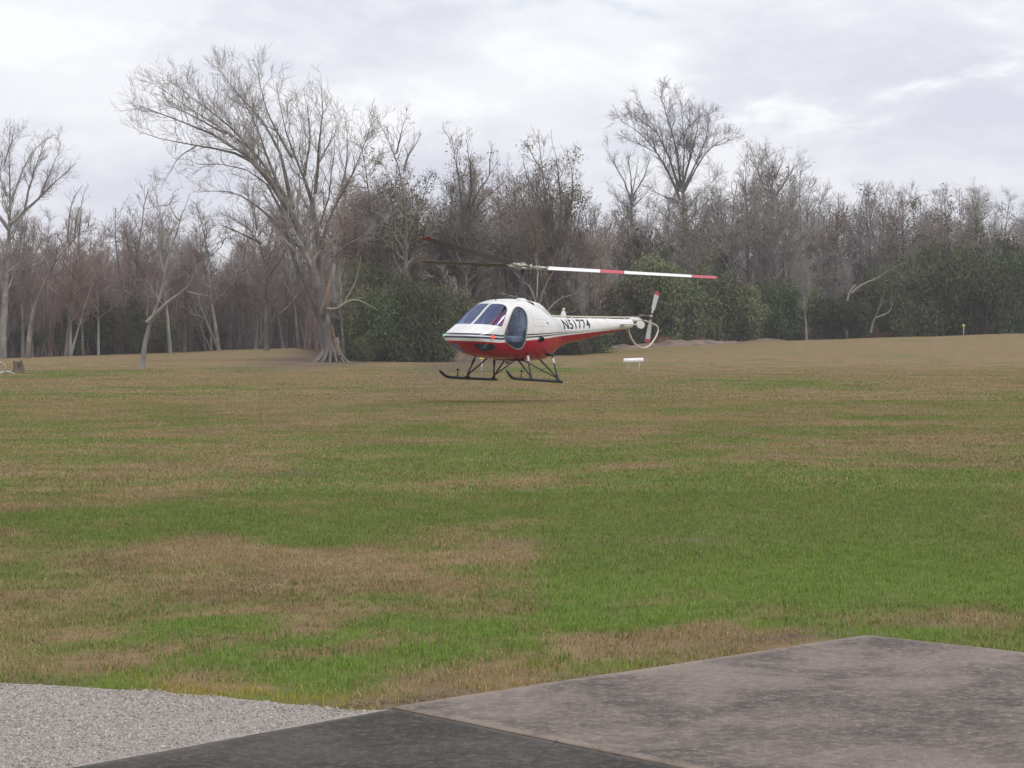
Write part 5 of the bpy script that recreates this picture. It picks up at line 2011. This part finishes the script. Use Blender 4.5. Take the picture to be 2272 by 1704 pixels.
for px, d, w, h in ((1985, 196, 130, 130), (2040, 198, 160, 165), (2090, 200, 150, 150), (2140, 198, 160, 180), (2190, 196, 160, 160), (2240, 196, 150, 190), (2290, 196, 150, 200), (2110, 206, 170, 215), (2160, 204, 150, 205), (2230, 204, 180, 200), (2020, 206, 150, 165), (2060, 205, 140, 185), (1900, 196, 120, 110), (1960, 202, 120, 150)):
    place_bush(px, 0, d - 6, w, h * 1.12, random.randrange(5), random.choice((LEAF_MID, LEAF_MID, LEAF_MID, LEAF_DARK)), bush_label(px, d, h, 170, W_B3), BG3)
place_bush(2125, 0, 192, 52, 38, 2, LEAF_MID, 'low round bush at the edge of the right-hand thicket')
place_bush(820, 0, 140.5, 70, 70, 3, LEAF_MID, 'low green shrub at the roots of the leaning tree')
place_bush(2150, 0, 214, 100, 285, 1, LEAF_DARK, 'tall dark evergreen topping the right-hand thicket', None, 'evergreen_tree', 'tree')
BG4 = 'evergreen shrubs inside the left wood'
for px, d, w, h in ((150, 176, 90, 110), (215, 178, 110, 130), (300, 178, 100, 120), (360, 182, 90, 80), (470, 188, 90, 60), (60, 174, 80, 70), (185, 184, 80, 190)):
    place_bush(px, 0, d, w, h, random.randrange(5), LEAF_DARK, bush_label(px, d, h, 100, W_LEFT), BG4)


LOWT = 'low twiggy trees along the wood edge'
for px, d, top, w in ((765, 145, 560, 'right of the torn trunk'), (1000, 150, 590, 'behind the nose of the helicopter'), (1290, 157, 560, 'behind the middle of the boom'), (1345, 180, 560, 'left of the tail rotor'), (1490, 182, 560, 'behind the right rotor tip'),
                      (1790, 187, 545, 'right below the horned tree'), (1880, 189, 600, 'at the foot of the white arm'), (2020, 194, 560, 'left of the yellow-capped post'), (2200, 195, 540, 'right of the yellow-capped post')):
    place_tree(px, d, top, random.randrange(9), 'low grey twiggy tree in front of the evergreens, ' + w, LOWT, BARK_GREY, TWIG_GREY)


# ---- brushwood that fills the depth of the wood
def brush_mesh(seed, m):
    r = np.random.default_rng(seed)
    st, rr = [], []
    for i in range(26):
        p = np.array((r.normal(0, 1.3), r.normal(0, 1.3), 0))
        h = r.uniform(4.5, 9.5)
        v = np.array((r.normal(0, .12), r.normal(0, .12), 1.0))
        pts = [p]
        for q in range(6):
            v = norm(v + r.normal(0, .09, 3) + (0, 0, .05))
            pts.append(pts[-1] + v * h / 6)
        st.append(np.array(pts))
        rr.append(np.linspace(r.uniform(.03, .075), .010, 7))
    P, R = np.stack(st), np.stack(rr)
    c1, r1 = sprout(P, R, r, 1.5, .25, 1, (1.7, .5), (.35, .9), 4, .3, .2, .5, .012, .010)
    c2, r2 = sprout(c1, r1, r, 2.2, .15, 1, (.8, .6), (.4, 1.0), 3, .2, .25, .7, .010, .009)
    V, Q = merge([tubes_np(P, R, 5, r), tubes_np(c1, r1, 3, r), tubes_np(c2, r2, 3, r)])
    return mesh_np('brush', V, Q, m, parent=False)


def build_brush():
    src = [brush_mesh(700 + k, (TWIG_PINK, TWIG_PINK, TWIG_GREY, TWIG_GREY)[k]) for k in range(4)]
    r = np.random.default_rng(9)
    N = 1400
    px = r.uniform(-750, 3000, N)
    edge = np.interp(px, [-250, 0, 300, 650, 700, 735, 1000, 1300, 1700, 2000, 2550], [168, 168, 176, 190, 188, 172, 162, 192, 200, 212, 216]) + 4
    d = edge + r.random(N) ** 1.1 * 95
    x = (px - CX) / F * d
    z = gz(x, d) - .1
    s = r.uniform(.60, 1.0, N) * np.interp(px, [0, 600, 900, 1300, 1700, 2300], [.95, .95, 1.05, .95, 1.05, 1.1]) * (1 + (d - edge) / 500)
    rot = np.zeros((N, 3))
    rot[:, 2] = r.uniform(0, 6.28, N)
    pick = np.where(r.random(N) < np.interp(px, [0, 700, 1000, 2300], [.85, .8, .5, .35]), r.integers(0, 2, N), r.integers(2, 4, N))
    o = scatter('brushwood', np.stack((x, d, z), 1), rot, np.stack((s, s, s), 1), pick, src, {})
    tag(o, 'thin pinkish brown brushwood filling the wood behind the trees', 'brushwood', kind='stuff')


build_brush()


# ---- spoil heaps at the edge of the wood
def mound(px, d, wpx, hpx, seed, m):
    g = ground_at(px, d)
    w = wpx / F * d / 2
    h = hpx / F * d
    n = 26
    u = np.linspace(-1, 1, n)
    X, Y = np.meshgrid(u, u)
    rr = np.sqrt(X ** 2 + Y ** 2)
    Z = np.clip(1 - rr ** 1.7, -.15, 1) * (.65 + .7 * fbm(X * 2.2 + seed, Y * 2.2, seed, 4)) * h
    V = np.stack((g[0] + X * w, g[1] + Y * w * .8, g[2] - .12 + Z), -1).reshape(-1, 3)
    i = np.arange(n * n).reshape(n, n)
    Q = np.stack((i[:-1, :-1], i[:-1, 1:], i[1:, 1:], i[1:, :-1]), -1).reshape(-1, 4)
    o = mesh_np('dirt_mound', V, Q, m)
    return tag(o, kind='structure')


M_DIRT = mat('pinkish_dry_soil', (.185, .138, .108), .95, vary=.35, vscale=1.2, bump=(6, .9, .06))
for k, (px, d, w, h) in enumerate(((1055, 147, 150, 42), (1110, 152, 140, 40), (1440, 176, 120, 12), (1500, 178, 130, 15), (1555, 178, 120, 16), (1612, 180, 120, 11), (1385, 174, 100, 12), (1700, 186, 110, 8), (735, 140, 150, 8))):
    mound(px, d, w, h, k + 3, M_DIRT)

# ---- dry tawny grass at the foot of the right-hand thicket
def dry_grass():
    r = np.random.default_rng(12)
    src = []
    m = leaf_mat('tawny_dry_grass', ((.20, .13, .075), (.28, .19, .115), (.32, .22, .14)))
    for k in range(3):
        n = 90
        b = np.concatenate((r.normal(0, .30, (n, 2)), np.zeros((n, 1))), 1)
        tip = b + np.concatenate((r.normal(0, .25, (n, 2)), r.uniform(.3, 1.0, (n, 1))), 1)
        sd = norm(np.concatenate((r.normal(size=(n, 2)), np.zeros((n, 1))), 1)) * .022
        V = np.stack((b - sd, b + sd, tip), 1).reshape(-1, 3)
        o = mesh_np('dry_tuft', V, np.arange(n * 3).reshape(n, 3), m, parent=False, smooth=False)
        add_attr(o, 'rnd', np.repeat(r.random(n), 3))
        src.append(o)
    spots = []
    for px0, px1, d0, d1, n in ((2030, 2240, 192, 198, 80), (1440, 1560, 178, 184, 14), (1930, 2020, 192, 196, 22)):
        px = r.uniform(px0, px1, n)
        d = r.uniform(d0, d1, n)
        spots.append(np.stack(((px - CX) / F * d, d), 1))
    S = np.concatenate(spots)
    n = len(S)
    rot = np.zeros((n, 3))
    rot[:, 2] = r.uniform(0, 6.28, n)
    s = r.uniform(.5, 1.1, n)
    o = scatter('dry_grass', np.stack((S[:, 0], S[:, 1], gz(S[:, 0], S[:, 1])), 1), rot, np.repeat(s[:, None], 3, 1), r.integers(0, 3, n), src, {})
    tag(o, 'tall tawny dry grass along the edge of the wood', 'grass', kind='stuff')


dry_grass()


# ------------------------------------------------------------------ markers in the field, stump and fallen wood
def post_marker(px, d, h, label):
    g = ground_at(px, d)
    t = thing('marker_post', label, 'marker', tuple(g), 'white marker posts with yellow caps')
    v, f = tube([(0, 0, -.1), (0, 0, h * .6), (0, 0, h * .86)], .042, 12)
    mesh_obj('post', v, f, M_WHITE2, t)
    v, f = lathe([(.05, h * .80), (.125, h * .82), (.13, h * .86), (.075, h * .96), (.02, h)], 16)
    o = mesh_obj('cap', v, f, M_YELLOW, t)
    return t


post_marker(1069, 104, .72, 'white post with yellow cap just below the helicopter belly')
post_marker(2138, 186, .92, 'white post with yellow cap before the right-hand thicket')
g = ground_at(1406, 106)
t = thing('barrel_marker', 'white horizontal barrel marker on two thin legs below the tail rotor', 'marker', tuple(g))
v, f = lathe([(.03, -.50), (.10, -.49), (.118, -.46), (.12, 0), (.118, .46), (.10, .49), (.03, .50)], 20, 'x', (0, 0, .52))
b = mesh_obj('barrel', v, f, mat('bright_white_plastic', (.82, .82, .84), .35), t)
b.rotation_euler = (0, rad(-1.5), rad(14))
fix_normals(b, 40)
for x in (-.24, .27):
    tube_obj('leg', [(x, 0, -.08), (x, 0, .44)], .012, M_WHITE2, t, 6)

g = ground_at(41, 101)
r = np.random.default_rng(3)
V, Fq = [], []
for i, z in enumerate((-.05, .08, .25, .42, .52)):
    for k in range(14):
        a = 2 * math.pi * k / 14
        q = (.34, .28, .23, .22, .19)[i] * (1 + .16 * math.sin(3 * a + i) + .10 * r.normal())
        V.append((q * math.cos(a), q * math.sin(a), z + (.12 * math.sin(2 * a + 1) + .06 * r.normal() if i == 4 else 0)))
for i in range(4):
    for k in range(14):
        a, b_ = i * 14 + k, i * 14 + (k + 1) % 14
        Fq.append((a, b_, b_ + 14, a + 14))
Fq.append(tuple(range(56, 70)))
st = mesh_obj('tree_stump', V, Fq, bark_mat('rotten_stump_bark', (.10, .075, .06), (.21, .165, .14)), loc=tuple(g))
tag(st, 'brown rotten tree stump in the grass at the far left', 'stump')
g = ground_at(20, 97)
v, f = join(tube([(-.55, 0, .05), (-.2, .05, .12), (.05, 0, .10), (.28, -.05, .02)], [.05, .045, .04, .02], 8), tube([(-.2, .05, .12), (-.1, .0, .25)], [.03, .012], 6))
o = mesh_obj('fallen_branch', v, f, bark_mat('bleached_wood', (.40, .37, .34), (.55, .52, .48)), loc=tuple(g))
tag(o, 'short bleached branch lying in the grass before the stump', 'branch')
g = ground_at(2, 97)
a_ = np.linspace(-1.4, 1.5, 16)
v, f = tube([(.33 * math.cos(q) - .12, .0, .27 + .26 * math.sin(q)) for q in a_], [.03] + [.045] * 14 + [.02], 8)
o = mesh_obj('curved_branch', v, f, bark_mat('bleached_curved_wood', (.45, .42, .38), (.62, .60, .56)), loc=tuple(g))
tag(o, 'bleached curved branch standing bowed at the left edge', 'branch')


# ------------------------------------------------------------------ the damp winter air
def build_haze():
    v, f = box_vf((0, 950, 14.3), (3200, 3100, 32.4))
    m = bpy.data.materials.new('thin_haze')
    m.use_nodes = True
    t = NT(m.node_tree)
    t.n.clear()
    o = t.new('ShaderNodeOutputMaterial')
    p = t.new('ShaderNodeVolumePrincipled')
    p.inputs['Color'].default_value = (.93, .95, 1.0, 1)
    p.inputs['Density'].default_value = HAZE
    t.link(p.outputs[0], o.inputs['Volume'])
    h = mesh_obj('haze', v, f, m, smooth=False)
    tag(h, kind='stuff')


HAZE = 0.00042
build_haze()


# things that would carry the same words are told apart by their order from left to right
_by = {}
for o_ in COL.objects:
    if o_.parent is None and o_.get('label') and o_.location.y > 1:
        _by.setdefault(o_['label'], []).append(o_)
ORD = {2: ('left one', 'right one'), 3: ('leftmost', 'middle one', 'rightmost'), 4: ('leftmost', 'second', 'third', 'rightmost')}
for lab, os_ in _by.items():
    if len(os_) in ORD:
        for o_, w_ in zip(sorted(os_, key=lambda q: q.location.x / q.location.y), ORD[len(os_)]):
            o_['label'] = lab + ', ' + w_
